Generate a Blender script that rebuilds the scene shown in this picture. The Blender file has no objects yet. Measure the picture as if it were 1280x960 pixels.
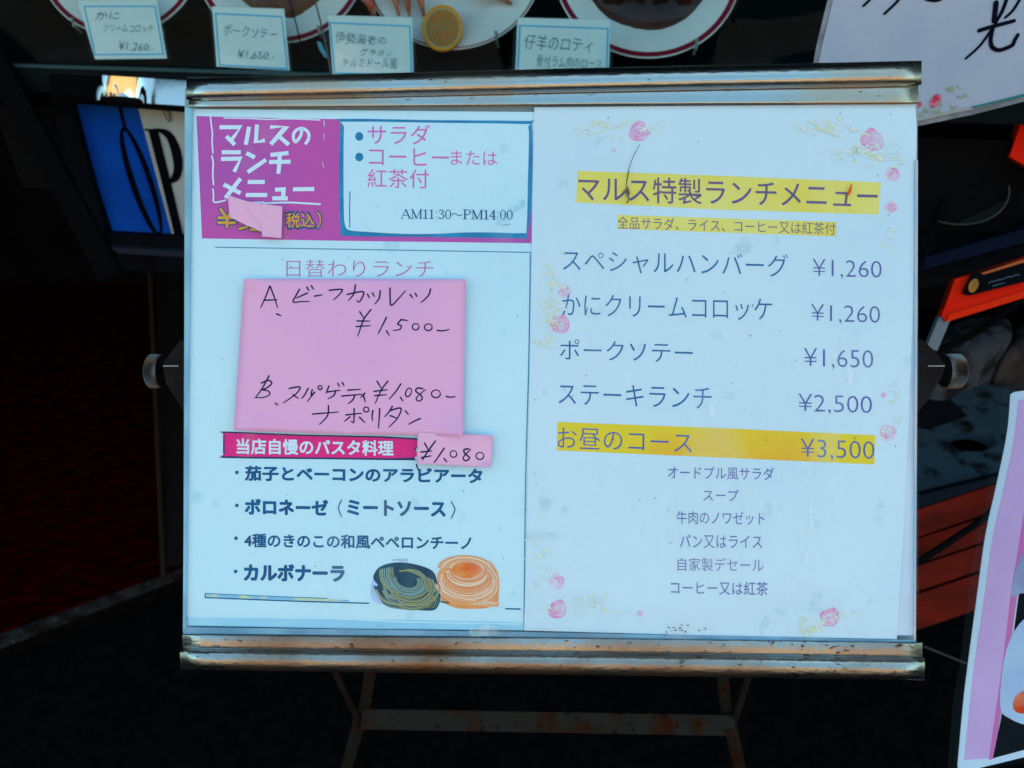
import bpy, bmesh, math, random
from mathutils import Vector, Matrix
R = math.radians
SC = bpy.context.scene
COL = SC.collection
random.seed(7)

# ------------------------------------------------------------------ camera
CAM_Z, PITCH, FPX = 1.25, 34.0, 995.0
cd = bpy.data.cameras.new('camera'); cam = bpy.data.objects.new('camera', cd); COL.objects.link(cam)
cam.location = (0, 0, CAM_Z); cam.rotation_euler = (R(90 - PITCH), 0, 0)
cd.sensor_width = 36; cd.lens = 36 * FPX / 1280; cd.clip_start = .02; cd.clip_end = 500
cd.dof.use_dof = True; cd.dof.focus_distance = .447; cd.dof.aperture_fstop = 13
SC.camera = cam
CM = Matrix.Rotation(R(90 - PITCH), 3, 'X'); CO = Vector((0, 0, CAM_Z))

# ------------------------------------------------------------------ sky, sun, exposure
SUN_EL, SUN_ROT = 52.0, 20.0            # sun high behind the restaurant: its front is in shade
w = bpy.data.worlds.new('World'); SC.world = w; w.use_nodes = True
nt = w.node_tree; nt.nodes.clear()
sky = nt.nodes.new('ShaderNodeTexSky'); sky.sky_type = 'NISHITA'; sky.sun_disc = False
sky.sun_elevation = R(SUN_EL); sky.sun_rotation = R(SUN_ROT); sky.air_density = 1.0; sky.dust_density = 2.2; sky.ozone_density = 1.0
hs = nt.nodes.new('ShaderNodeMix'); hs.data_type = 'RGBA'; hs.blend_type = 'MULTIPLY'; hs.inputs[0].default_value = 1
hs.inputs[7].default_value = (.96, 1.22, .94, 1)      # the camera's cool, slightly green white balance
bg = nt.nodes.new('ShaderNodeBackground'); bg.inputs[1].default_value = .12
ow = nt.nodes.new('ShaderNodeOutputWorld')
nt.links.new(sky.outputs[0], hs.inputs[6]); nt.links.new(hs.outputs[2], bg.inputs[0]); nt.links.new(bg.outputs[0], ow.inputs[0])
sd = bpy.data.lights.new('sun', 'SUN'); sun = bpy.data.objects.new('sun', sd); COL.objects.link(sun)
sd.energy = 4.0; sd.angle = R(.5); sd.color = (1, .86, .68)
sv = Vector((math.sin(R(SUN_ROT)) * math.cos(R(SUN_EL)), math.cos(R(SUN_ROT)) * math.cos(R(SUN_EL)), math.sin(R(SUN_EL))))
sun.rotation_euler = sv.to_track_quat('Z', 'Y').to_euler(); sun.location = (0, 3, 8)
SC.view_settings.view_transform = 'Standard'; SC.view_settings.look = 'None'
SC.view_settings.exposure = 2.14; SC.view_settings.gamma = 1

# ------------------------------------------------------------------ helpers
def ray(px, py):
    return CM @ Vector(((px - 640) / FPX, -(py - 480) / FPX, -1))
class Frame:
    """a plane in the world: origin and three axes, Z out of the surface"""
    def __init__(s, o, x, y, z): s.o, s.x, s.y, s.z = Vector(o), Vector(x).normalized(), Vector(y).normalized(), Vector(z).normalized()
    def loc(s, px, py, z=0.0):
        r = ray(px, py); o = s.o + s.z * z
        t = (o - CO).dot(s.z) / r.dot(s.z); p = CO + r * t - s.o
        return Vector((p.dot(s.x), p.dot(s.y), z))
    def w(s, v): return s.o + s.x * v[0] + s.y * v[1] + s.z * v[2]
    def P(s, px, py, z=0.0): return s.w(s.loc(px, py, z))
def frame_n(o, n, up=(0, 0, 1)):
    z = Vector(n).normalized(); x = Vector(up).cross(z).normalized(); y = z.cross(x)
    return Frame(o, x, y, z)
def at(px, py, depth): return CO + ray(px, py) * depth

def lin(c):
    if isinstance(c, str):
        c = [int(c[i:i + 2], 16) / 255 for i in (0, 2, 4)]
        return tuple(v / 12.92 if v <= .04045 else ((v + .055) / 1.055) ** 2.4 for v in c) + (1,)
    return tuple(c)[:3] + (1,)
MATS = {}
def mat(name, c, rough=.6, metal=0, c2=None, sc=20, lo=.4, hi=.6, bump=0, bsc=60, c3=None, sc3=150, lo3=.62, hi3=.68, coat=0, stretch=(1, 1, 1), r2=None, detail=6, spec=None):
    if spec is None: spec = (.06 if rough >= .5 else .22) if max(lin(c)[:3]) > .03 else .015
    if name in MATS: return MATS[name]
    m = bpy.data.materials.new(name); m.use_nodes = True; n = m.node_tree; b = n.nodes['Principled BSDF']
    b.inputs['Base Color'].default_value = lin(c); b.inputs['Roughness'].default_value = rough; b.inputs['Metallic'].default_value = metal
    b.inputs['Coat Weight'].default_value = coat; b.inputs['Coat Roughness'].default_value = .12; b.inputs['Specular IOR Level'].default_value = spec
    tc = n.nodes.new('ShaderNodeTexCoord'); mp = n.nodes.new('ShaderNodeMapping'); mp.inputs['Scale'].default_value = stretch
    n.links.new(tc.outputs['Object'], mp.inputs[0])
    def mask(scale, lo, hi, det=6, dist=0):
        t = n.nodes.new('ShaderNodeTexNoise'); t.inputs['Scale'].default_value = scale; t.inputs['Detail'].default_value = det; t.inputs['Distortion'].default_value = dist
        n.links.new(mp.outputs[0], t.inputs['Vector'])
        r = n.nodes.new('ShaderNodeMapRange'); r.inputs[1].default_value = lo; r.inputs[2].default_value = hi
        n.links.new(t.outputs[0], r.inputs[0]); return r.outputs[0], t.outputs[0]
    cur = None
    if c2 is not None:
        k, _ = mask(sc, lo, hi, detail)
        x = n.nodes.new('ShaderNodeMix'); x.data_type = 'RGBA'; x.inputs[6].default_value = lin(c); x.inputs[7].default_value = lin(c2)
        n.links.new(k, x.inputs[0]); cur = x.outputs[2]
        if r2 is not None:
            y = n.nodes.new('ShaderNodeMix'); y.inputs[2].default_value = rough; y.inputs[3].default_value = r2
            n.links.new(k, y.inputs[0]); n.links.new(y.outputs[0], b.inputs['Roughness'])
    if c3 is not None:
        k, _ = mask(sc3, lo3, hi3, 3)
        x = n.nodes.new('ShaderNodeMix'); x.data_type = 'RGBA'; x.inputs[6].default_value = lin(c); x.inputs[7].default_value = lin(c3)
        if cur is not None: n.links.new(cur, x.inputs[6])
        n.links.new(k, x.inputs[0]); cur = x.outputs[2]
    if cur is not None: n.links.new(cur, b.inputs['Base Color'])
    if bump:
        _, t = mask(bsc, 0, 1, 4)
        bp = n.nodes.new('ShaderNodeBump'); bp.inputs['Strength'].default_value = bump; bp.inputs['Distance'].default_value = .002
        n.links.new(t, bp.inputs['Height']); n.links.new(bp.outputs[0], b.inputs['Normal'])
    MATS[name] = m; return m
def film_mat(name, rough=.06, tint=(1, 1, 1), bump=.15, bsc=14, base=.022, haze=0):
    if name in MATS: return MATS[name]
    m = bpy.data.materials.new(name); m.use_nodes = True; n = m.node_tree; n.nodes.clear()
    o = n.nodes.new('ShaderNodeOutputMaterial'); mx = n.nodes.new('ShaderNodeMixShader'); tr = n.nodes.new('ShaderNodeBsdfTransparent'); gl = n.nodes.new('ShaderNodeBsdfGlossy')
    tr.inputs[0].default_value = tint + (1,); gl.inputs['Roughness'].default_value = rough
    lw = n.nodes.new('ShaderNodeLayerWeight'); lw.inputs[0].default_value = .5
    p5 = n.nodes.new('ShaderNodeMath'); p5.operation = 'POWER'; p5.inputs[1].default_value = 5; n.links.new(lw.outputs['Facing'], p5.inputs[0])
    fr = n.nodes.new('ShaderNodeMath'); fr.operation = 'MULTIPLY_ADD'; fr.inputs[1].default_value = .85; fr.inputs[2].default_value = base; n.links.new(p5.outputs[0], fr.inputs[0])
    tc = n.nodes.new('ShaderNodeTexCoord'); t = n.nodes.new('ShaderNodeTexNoise'); t.inputs['Scale'].default_value = bsc; t.inputs['Detail'].default_value = 2
    bp = n.nodes.new('ShaderNodeBump'); bp.inputs['Strength'].default_value = bump; bp.inputs['Distance'].default_value = .01
    n.links.new(tc.outputs['Object'], t.inputs[0]); n.links.new(t.outputs[0], bp.inputs['Height']); n.links.new(bp.outputs[0], gl.inputs['Normal'])
    n.links.new(fr.outputs[0], mx.inputs[0]); n.links.new(tr.outputs[0], mx.inputs[1]); n.links.new(gl.outputs[0], mx.inputs[2])
    last = mx
    if haze:      # pale blotches mixed into the colour as soft glare on the plastic
        df = n.nodes.new('ShaderNodeBsdfDiffuse'); df.inputs[0].default_value = (.95, .95, .97, 1)
        t2 = n.nodes.new('ShaderNodeTexNoise'); t2.inputs['Scale'].default_value = 22; t2.inputs['Detail'].default_value = 5; t2.inputs['Distortion'].default_value = .6
        mp = n.nodes.new('ShaderNodeMapping'); mp.inputs['Scale'].default_value = (1, .45, .45); n.links.new(tc.outputs['Object'], mp.inputs[0]); n.links.new(mp.outputs[0], t2.inputs[0])
        rr = n.nodes.new('ShaderNodeMapRange'); rr.inputs[1].default_value = .56; rr.inputs[2].default_value = .74; rr.inputs[4].default_value = haze
        n.links.new(t2.outputs[0], rr.inputs[0]); m2 = n.nodes.new('ShaderNodeMixShader')
        n.links.new(rr.outputs[0], m2.inputs[0]); n.links.new(mx.outputs[0], m2.inputs[1]); n.links.new(df.outputs[0], m2.inputs[2]); last = m2
    n.links.new(last.outputs[0], o.inputs[0]); MATS[name] = m; return m

def root(name, loc, label, cat, group=None):
    o = bpy.data.objects.new(name, None); o.empty_display_size = .02; COL.objects.link(o); o.location = loc
    o['label'] = label; o['category'] = cat
    if group: o['group'] = group
    return o
def put(name, verts, faces, m, parent=None, smooth=False, mats=None, idx=None, solid=0, bevel=0):
    """links ONE mesh object; verts are world coordinates"""
    off = Vector((0, 0, 0)); q = parent
    while q is not None: off = off + q.location; q = q.parent
    me = bpy.data.meshes.new(name); me.from_pydata([tuple(Vector(v) - off) for v in verts], [], faces); me.update()
    bm = bmesh.new(); bm.from_mesh(me)
    if solid:
        bmesh.ops.recalc_face_normals(bm, faces=bm.faces); bmesh.ops.solidify(bm, geom=list(bm.faces), thickness=solid)
    if bevel: bmesh.ops.bevel(bm, geom=list(bm.edges), offset=bevel, segments=2, affect='EDGES', profile=.6)
    if smooth:
        for f in bm.faces: f.smooth = True
    bm.to_mesh(me); bm.free()
    for k in (mats or [m]): me.materials.append(k)
    if idx:
        for p, i in zip(me.polygons, idx): p.material_index = i
    o = bpy.data.objects.new(name, me); COL.objects.link(o); o.parent = parent
    return o
def struct(o): o['kind'] = 'structure'; return o
def tag(o, label, cat, group=None):
    o['label'] = label; o['category'] = cat
    if group: o['group'] = group
    return o
def box_v(c, s, rz=0):
    M = Matrix.Rotation(rz, 3, 'Z'); c = Vector(c)
    v = [c + M @ Vector((x * s[0] / 2, y * s[1] / 2, z * s[2] / 2)) for x in (-1, 1) for y in (-1, 1) for z in (-1, 1)]
    return v, [(0, 1, 3, 2), (4, 6, 7, 5), (0, 4, 5, 1), (2, 3, 7, 6), (0, 2, 6, 4), (1, 5, 7, 3)]
def box(name, c, s, m, parent=None, rz=0, bevel=0):
    v, f = box_v(c, s, rz); return put(name, v, f, m, parent, bevel=bevel)
def bar(name, a, b, wd, th, m, parent=None, side=None, bevel=0.0):
    """flat bar from a to b, wd across, th thick towards 'side'"""
    a, b = Vector(a), Vector(b); d = (b - a).normalized(); n = Vector(side if side else (0, -1, .4)); n = (n - d * n.dot(d)).normalized(); t = d.cross(n)
    v = [p + t * (sx * wd / 2) + n * (sz * th / 2) for p in (a, b) for sx in (-1, 1) for sz in (-1, 1)]
    return put(name, v, [(0, 1, 3, 2), (4, 6, 7, 5), (0, 4, 5, 1), (2, 3, 7, 6), (0, 2, 6, 4), (1, 5, 7, 3)], m, parent, bevel=bevel)
def tube(name, pts, r, m, parent=None, n=10):
    pts = [Vector(p) for p in pts]; V = []; F = []
    for i, p in enumerate(pts):
        d = (pts[min(i + 1, len(pts) - 1)] - pts[max(i - 1, 0)]).normalized()
        u = d.cross(Vector((0, 0, 1)) if abs(d.z) < .9 else Vector((1, 0, 0))).normalized(); v = d.cross(u)
        rr = r[i] if isinstance(r, (list, tuple)) else r
        V += [p + (u * math.cos(a * math.tau / n) + v * math.sin(a * math.tau / n)) * rr for a in range(n)]
    for i in range(len(pts) - 1):
        F += [(i * n + a, i * n + (a + 1) % n, (i + 1) * n + (a + 1) % n, (i + 1) * n + a) for a in range(n)]
    F += [tuple(range(n - 1, -1, -1)), tuple((len(pts) - 1) * n + a for a in range(n))]
    return put(name, V, F, m, parent, smooth=False if n < 9 else True)
def sheet(name, fr, rings, z, th, m, parent=None):
    """flat piece with holes, cut from a sheet th thick whose face lies at height z of frame fr; outlines in photo pixels"""
    cu = bpy.data.curves.new('tmp', 'CURVE'); cu.dimensions = '2D'; cu.fill_mode = 'BOTH' if th else 'FRONT'; cu.extrude = th / 2
    for ring in rings:
        sp = cu.splines.new('POLY'); sp.points.add(len(ring) - 1); sp.use_cyclic_u = True
        for p, q in zip(sp.points, ring): l = fr.loc(q[0], q[1], z); p.co = (l.x, l.y, 0, 1)
    o = bpy.data.objects.new('tmp', cu); me = o.to_mesh()
    V = [fr.w((v.co.x, v.co.y, z - th / 2 + v.co.z)) for v in me.vertices]; F = [tuple(p.vertices) for p in me.polygons]
    o.to_mesh_clear(); bpy.data.objects.remove(o); bpy.data.curves.remove(cu)
    return put(name, V, F, m, parent)
def smooth_px(pts, n=8, closed=False):
    if len(pts) < 3: return list(pts)
    out = []; k = len(pts); rng = range(k if closed else k - 1)
    g = lambda i: pts[i % k] if closed else pts[max(0, min(k - 1, i))]
    for i in rng:
        a, b, c, d = g(i - 1), g(i), g(i + 1), g(i + 2)
        for s in range(n):
            t = s / n
            out.append(tuple(.5 * ((2 * b[j]) + (-a[j] + c[j]) * t + (2 * a[j] - 5 * b[j] + 4 * c[j] - d[j]) * t * t + (-a[j] + 3 * b[j] - 3 * c[j] + d[j]) * t ** 3) for j in (0, 1)))
    if not closed: out.append(tuple(pts[-1]))
    return out
def ell(cx, cy, rx, ry, n=20, rot=0, a0=0, a1=360):
    out = []
    for i in range(n + (0 if a1 - a0 >= 360 else 1)):
        a = R(a0 + (a1 - a0) * i / n); x, y = rx * math.cos(a), ry * math.sin(a)
        out.append((cx + x * math.cos(rot) - y * math.sin(rot), cy + x * math.sin(rot) + y * math.cos(rot)))
    return out
STEP = 6e-6
def ink(name, fr, strokes, z, m, parent, wd=1.5, cap=True, taper=0.0, sm=True):
    """pen or printed strokes: list of point lists (photo pixels), optional (points, width)"""
    V = []; F = []
    for si, st in enumerate(strokes):
        wloc = wd
        if isinstance(st, tuple) and isinstance(st[0], list): st, wloc = st
        closed = len(st) > 3 and abs(st[0][0] - st[-1][0]) + abs(st[0][1] - st[-1][1]) < .01
        pts = smooth_px(st, 5) if sm and len(st) > 2 else list(st)
        if len(pts) == 2: pts = [pts[0], ((pts[0][0] + pts[1][0]) / 2, (pts[0][1] + pts[1][1]) / 2), pts[1]]
        zz = z + (si % 70) * STEP; n = len(pts); base = len(V)
        s0 = (fr.loc(pts[0][0] + 1, pts[0][1], zz) - fr.loc(pts[0][0], pts[0][1], zz)).length
        L = [fr.loc(p[0], p[1], zz) for p in pts]; hw = wloc * s0 / 2
        Ws = []
        for i in range(n):
            d = (L[min(i + 1, n - 1)] - L[max(i - 1, 0)]); d = d.normalized() if d.length > 1e-9 else Vector((1, 0, 0))
            nn = Vector((-d.y, d.x, 0)); k = 1 - taper * (i / (n - 1)) ** 2
            if 0 < i < n - 1:
                e = (L[i] - L[i - 1]); e = e.normalized() if e.length > 1e-9 else d
                k /= max(.6, abs(nn.dot(Vector((-e.y, e.x, 0)))))
            Ws.append(hw * k); V += [L[i] + nn * hw * k, L[i] - nn * hw * k]
        F += [(base + 2 * i, base + 2 * i + 1, base + 2 * i + 3, base + 2 * i + 2) for i in range(n - 1)]
        if cap and not closed:
            for e, (ii, jj) in enumerate(((0, 1), (n - 1, n - 2))):
                d = (L[ii] - L[jj]); d = d.normalized() if d.length > 1e-9 else Vector((1, 0, 0)); nn = Vector((-d.y, d.x, 0)); h = Ws[ii]
                b = len(V); V += [L[ii] + nn * h * math.cos(a) + d * h * math.sin(a) for a in [math.pi * q / 6 for q in range(7)]]
                F.append(tuple(range(b, b + 7)))
    return put(name, [fr.w(v) for v in V], F, m, parent)
def text(name, fr, s, x0, t0, b0, x1, t1, b1, z, m, parent, off=0.0, shear=0.0, jit=0.0, sp=1.0, bold=0.0):
    """a line of type; its ink box spans x0..x1, top/bottom t0,b0 at the left and t1,b1 at the right (photo pixels)"""
    cu = bpy.data.curves.new('tmp', 'FONT'); cu.body = s; cu.size = 1; cu.offset = off; cu.resolution_u = 3; cu.shear = shear; cu.space_character = sp
    o = bpy.data.objects.new('tmp', cu); COL.objects.link(o)
    dg = bpy.context.evaluated_depsgraph_get(); me = o.evaluated_get(dg).to_mesh()
    vs = [v.co.copy() for v in me.vertices]; F = [tuple(p.vertices) for p in me.polygons]
    o.evaluated_get(dg).to_mesh_clear(); bpy.data.objects.remove(o); bpy.data.curves.remove(cu)
    ax, bx = min(v.x for v in vs), max(v.x for v in vs); ay, by = min(v.y for v in vs), max(v.y for v in vs)
    ph = random.random() * 9; V = []
    for v in vs:
        u = (v.x - ax) / (bx - ax); k = (v.y - ay) / (by - ay)
        jy = jit * (math.sin(u * 23 + ph) + .6 * math.sin(u * 57 + ph * 2)); jx = jit * .7 * math.sin(k * 7 + u * 41 + ph)
        px = x0 + (x1 - x0) * u + jx; top = t0 + (t1 - t0) * u; bot = b0 + (b1 - b0) * u
        V.append((px, bot + (top - bot) * k + jy))
    if bold:      # heavy face: the outline is laid down again all round, each layer a hair higher
        W = []; FF = []; n = len(V)
        for q in range(9):
            dx, dy = (0, 0) if q == 8 else (bold * math.cos(q * math.pi / 4), bold * math.sin(q * math.pi / 4))
            W += [fr.P(p[0] + dx, p[1] + dy, z + q * STEP) for p in V]; FF += [tuple(i + q * n for i in f_) for f_ in F]
        return put(name, W, FF, m, parent)
    return put(name, [fr.P(p[0], p[1], z) for p in V], F, m, parent)

# ------------------------------------------------------------------ menu board frame (solved from its four corners)
c4 = [(236, 134), (1147, 129), (1150, 803), (228, 793)]; d4 = [1.01726, .99480, .98274, 1.0052]; SCL = .447
Pc = [at(c[0], c[1], d * SCL) for c, d in zip(c4, d4)]
bx_ = ((Pc[1] - Pc[0]) + (Pc[2] - Pc[3])).normalized(); bz_ = bx_.cross((Pc[0] - Pc[3]) + (Pc[1] - Pc[2])).normalized(); by_ = bz_.cross(bx_)
B = Frame(sum(Pc, Vector()) / 4, bx_, by_, bz_)
PXM = (B.loc(641, 480) - B.loc(640, 480)).length        # metres per photo pixel on the board

# ------------------------------------------------------------------ materials
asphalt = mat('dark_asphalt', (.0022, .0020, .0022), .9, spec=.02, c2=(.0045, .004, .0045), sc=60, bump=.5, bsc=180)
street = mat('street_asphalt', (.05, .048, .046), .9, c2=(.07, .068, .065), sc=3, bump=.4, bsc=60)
blackwall = mat('shade_black_wall', (.004, .004, .0055), .8, spec=.01, c2=(.006, .0055, .006), sc=9)  # background shade is put into this near-black colour
darkframe = mat('dark_frame_metal', (.0035, .0035, .006), .5, c2=(.006, .006, .010), sc=30)
carpet = mat('dark_red_carpet', (.038, .0008, .0008), .95, spec=.0, c2=(.008, .0004, .0004), sc=26, lo=.35, hi=.6, bump=.8, bsc=160, stretch=(1, 3, 1))
stone = mat('worn_stone', (.022, .024, .03), .7, c2=(.010, .008, .008), sc=35, bump=.5, bsc=120, c3=(.05, .04, .04), sc3=90)
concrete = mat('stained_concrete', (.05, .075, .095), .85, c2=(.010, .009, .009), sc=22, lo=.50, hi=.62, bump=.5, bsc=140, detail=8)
rock_m = mat('grey_stone_block', (.07, .07, .085), .8, c2=(.018, .016, .018), sc=22, lo=.45, hi=.6, bump=.6, bsc=90)
steel = mat('aged_brushed_steel', (.40, .43, .45), .22, 1, c2=(.52, .30, .14), sc=12, lo=.42, hi=.62, c3=(.10, .06, .04), sc3=420, lo3=.68, hi3=.74, bump=.10, bsc=400, stretch=(.4, 1, 1), r2=.45)  # warm patches: stains, plus golden reflections painted in
steel_low = mat('pitted_rusty_steel', (.36, .37, .38), .26, 1, c2=(.20, .10, .05), sc=18, lo=.42, hi=.62, c3=(.10, .06, .04), sc3=420, lo3=.63, hi3=.7, bump=.22, bsc=420, stretch=(.5, 1, 1), r2=.5)
rust = mat('rusty_leg_metal', (.020, .020, .018), .5, .2, c2=(.034, .010, .004), sc=40, lo=.45, hi=.65, c3=(.01, .008, .008), sc3=160, bump=.3, bsc=200, r2=.8)
chrome = mat('polished_steel_trim', (.62, .63, .65), .08, 1, bump=.06, bsc=10, stretch=(1, 1, 3))
knobm = mat('knurled_steel', (.15, .15, .16), .5, 1, c2=(.10, .07, .06), sc=80)
bracket = mat('brown_bracket_metal', (.022, .017, .017), .5, .2, c2=(.014, .010, .010), sc=30)
backing = mat('grey_backing_board', (.35, .42, .46), .5)
paperL = mat('left_page_paper', (.66, .83, .92), .55, c2=(.60, .79, .90), sc=9, lo=.35, hi=.75, c3=(.47, .68, .78), sc3=60, lo3=.66, hi3=.8)  # bluer than the right page: cooler light put into the paper colour
paperR = mat('right_page_paper', (.71, .79, .88), .55, c2=(.64, .75, .86), sc=9, lo=.35, hi=.75, c3=(.48, .62, .72), sc3=60, lo3=.66, hi3=.8)
under = mat('spare_sheet_paper', (.72, .76, .88), .5, c2=(.6, .64, .78), sc=12)
purple = mat('purple_print', (.64, .085, .40), .5, c2=(.52, .09, .42), sc=18, lo=.35, hi=.65)
bluep = mat('blue_print', (.03, .27, .50), .5, c2=(.02, .20, .42), sc=60)
navy = mat('navy_print', (.003, .105, .27), .5, c2=(.003, .08, .22), sc=80)
teal = mat('teal_print', (.015, .13, .33), .5, c2=(.03, .16, .38), sc=50)
viol = mat('violet_grey_print', (.10, .12, .36), .5, c2=(.14, .14, .42), sc=60)
brownp = mat('brown_violet_print', (.20, .10, .22), .5, c2=(.15, .10, .26), sc=60)
pinkt = mat('pink_print', (.82, .16, .50), .5, c2=(.74, .15, .48), sc=60)
whitep = mat('white_print', (.74, .84, .94), .5)
orangep = mat('orange_print', (.88, .42, .05), .5, c2=(.80, .34, .05), sc=90)
yellowp = mat('yellow_marker', (.90, .66, .07), .55, c2=(.90, .74, .20), sc=14, lo=.4, hi=.62)
yellow3 = mat('yellow_orange_marker', (.92, .62, .02), .55, c2=(.96, .42, .02), sc=11, lo=.42, hi=.6)
redp = mat('crimson_print', (.93, .012, .22), .5)
dnavy = mat('dark_outline_print', (.02, .03, .12), .5)
notem = mat('pink_note_paper', (.90, .41, .66), .7, c2=(.84, .39, .67), sc=12, bump=.15, bsc=60)
notem2 = mat('pink_patch_paper', (.92, .44, .66), .7, c2=(.84, .40, .64), sc=20, bump=.2, bsc=60)
penm = mat('dark_pen_ink', (.010, .010, .07), .6)
pencil = mat('blue_grey_pen', (.12, .24, .29), .6)
rose1 = mat('rose_print', (.86, .30, .54), .55, c2=(.82, .50, .68), sc=200, lo=.4, hi=.6)
rose2 = mat('pale_rose_print', (.82, .58, .74), .55, c2=(.76, .70, .82), sc=200, lo=.4, hi=.6)
leafp = mat('pale_yellow_leaf_print', (.84, .82, .66), .55, c2=(.80, .83, .84), sc=120, lo=.4, hi=.6)
grime = mat('brown_grime', (.12, .07, .04), .6, c2=(.3, .22, .18), sc=300)
smudge = mat('grey_smudge', (.30, .45, .54), .6, c2=(.56, .78, .88), sc=130, lo=.38, hi=.5)
film = film_mat('clear_plastic_film', .05, (.97, .985, 1), .10, 16, haze=.12)
glassm = film_mat('showcase_glass', .02, (.93, .98, .99), .02, 4, base=.008)
lamf = film_mat('laminate_edge', .12, (.96, .98, .99), .2, 12, base=.006)
tapem = film_mat('clear_tape', .2, (.97, .98, .98), .5, 60, haze=.35)  # pale haze stands in for the tape's white highlight
porc = mat('glazed_porcelain', (.76, .76, .74), .15, coat=.3)
rimred = mat('dark_red_rim', (.22, .01, .03), .2, coat=.5)
cardm = mat('cream_card', (.80, .84, .80), .6, c2=(.74, .80, .80), sc=18)
cyanl = mat('cyan_border_print', (.01, .46, .75), .5)

# ------------------------------------------------------------------ setting: ground, restaurant front, added unseen house across the street
def quad(name, pts, m, parent=None, solid=0): return put(name, pts, [tuple(range(len(pts)))], m, parent, solid=solid)
struct(quad('street', [(-90, -90, 0), (90, -90, 0), (90, 90, 0), (-90, 90, 0)], street))
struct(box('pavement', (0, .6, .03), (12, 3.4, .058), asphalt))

shop = root('restaurant_building', (0, 2.2, 0), 'shade-dark restaurant front behind the menu stand, with an unseen overhang added to darken it', 'building')
box('wall', (0, 2.3, 1.5), (12, .2, 3.0), blackwall, shop)
box('blocker_canopy', (0, 1.32, 2.14), (12, 1.74, .12), blackwall, shop)  # unseen overhang added to keep sky light off the background
box('upper_wall', (0, 2.2, 4.6), (12, .4, 3.2), mat('grey_render', (.3, .3, .3), .9, c2=(.25, .25, .25), sc=3), shop)
for x in (-1.75, 2.1): box('blocker_side_wall', (x, 1.45, 1.05), (.12, 1.5, 2.05), blackwall, shop)  # added at both sides to block more of the sky

opp = root('reflection_house', (0, -9.5, 0), 'unseen low ochre house across the street, added for warm reflections', 'building')
fac = mat('reflection_ochre_render', (.46, .27, .12), .9, c2=(.40, .22, .09), sc=2)  # colour and height of this unseen front shaped for warm rail reflections
box('wall', (0, -10.5, 2.1), (22, 2, 4.2), fac, opp)  # front of the added unseen house
for x in (-6, -3.4, -.8, 1.8, 4.4, 7): 
    f = box('window', (x, -9.47, 1.6), (1.4, .06, 1.5), mat('reflection_white_window_frame', (.7, .7, .68), .5), opp)  # windows of the added unseen house
    box('pane', (x, -9.435, 1.6), (1.2, .02, 1.3), mat('dark_pane', (.03, .04, .05), .08), f)
box('reflection_roof', (0, -10.3, 4.3), (22.6, 2.8, .2), mat('reflection_roof_tile', (.12, .08, .06), .8), opp)

# entrance step left: red carpet, stone edge, post
Fz = lambda z: Frame((0, 0, z), (1, 0, 0), (0, 1, 0), (0, 0, 1))
F1 = Fz(.14)
st = root('entrance_step', F1.P(100, 700), 'low entrance step with dark red carpet and worn stone edge, left of the menu stand', 'step')
kA, kB = (-40, 815), (300, 688)
sheet('carpet', F1, [[(-60, 250), (205, 330), (232, 708), (-40, 806)]], .002, .006, carpet, st)
sheet('stone_edge', F1, [[(-60, 809), (300, 673), (300, 683), (-60, 822)]], .0, .022, stone, st)
sheet('riser', F1, [[(-60, 812), (300, 676), (300, 680), (-60, 818)]], -.024, .114, asphalt, st)
pp = root('door_post', F1.P(212, 700), 'dark narrow door post rising beside the red carpet', 'post')
bar('post', F1.P(224, 708), at(212, 200, 1.75), .05, .04, mat('brown_post', (.007, .005, .005), .6), pp, bevel=.003)
bar('edge_strip', F1.P(212, 706) + Vector((0, -.03, 0)), at(186, 310, 1.62), .008, .006, mat('brown_strip', (.018, .011, .009), .6), pp)

# ------------------------------------------------------------------ food showcase
YAW = R(-7); sx_, sy_ = Vector((math.cos(YAW), math.sin(YAW), 0)), Vector((math.sin(YAW), -math.cos(YAW), 0))   # along the glass, out towards the street
G = Frame((0, 1.0, 1.035), sx_, (0, 0, 1), sy_)          # glass plane
show = root('food_showcase', (-.05, 1.2, 0), 'dark framed glass showcase of food samples behind the top of the menu stand', 'showcase')
def g_(u, z, o=0): return Vector((0, 1.0, 0)) + sx_ * u + sy_ * o + Vector((0, 0, z))
def gbox(name, u0, u1, z0, z1, o0, o1, m, parent, bevel=0):
    v = [g_(u, z, o) for u in (u0, u1) for o in (o0, o1) for z in (z0, z1)]
    return put(name, v, [(0, 1, 3, 2), (4, 6, 7, 5), (0, 4, 5, 1), (2, 3, 7, 6), (0, 2, 6, 4), (1, 5, 7, 3)], m, parent, bevel=bevel)
zF = G.P(300, 90).z
interior = mat('showcase_lining', (.004, .010, .012), .5, c2=(.006, .014, .016), sc=8)
gbox('shelf', -.70, .62, zF - .02, zF, -.45, -.008, interior, show)
gbox('back_panel', -.70, .62, zF, 1.7, -.47, -.451, interior, show)
gbox('side_panel', -.72, -.701, zF - .02, 1.7, -.45, -.01, interior, show)
gbox('side_panel', .621, .64, zF - .02, 1.7, -.45, -.01, interior, show)
gbox('ceiling_panel', -.72, .64, 1.701, 1.73, -.47, 0, blackwall, show)
gbox('glass_pane', -.70, .62, zF + .002, 1.70, -.006, -.001, glassm, show)
gbox('glass_channel', -.72, .64, zF - .001, zF + .0025, .0, .006, mat('teal_glass_edge', (.04, .08, .09), .5), show)
gbox('sill', -.72, .64, zF - .03, zF - .0015, -.007, .010, mat('glossy_dark_sill', (.006, .009, .011), .5), show)
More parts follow.
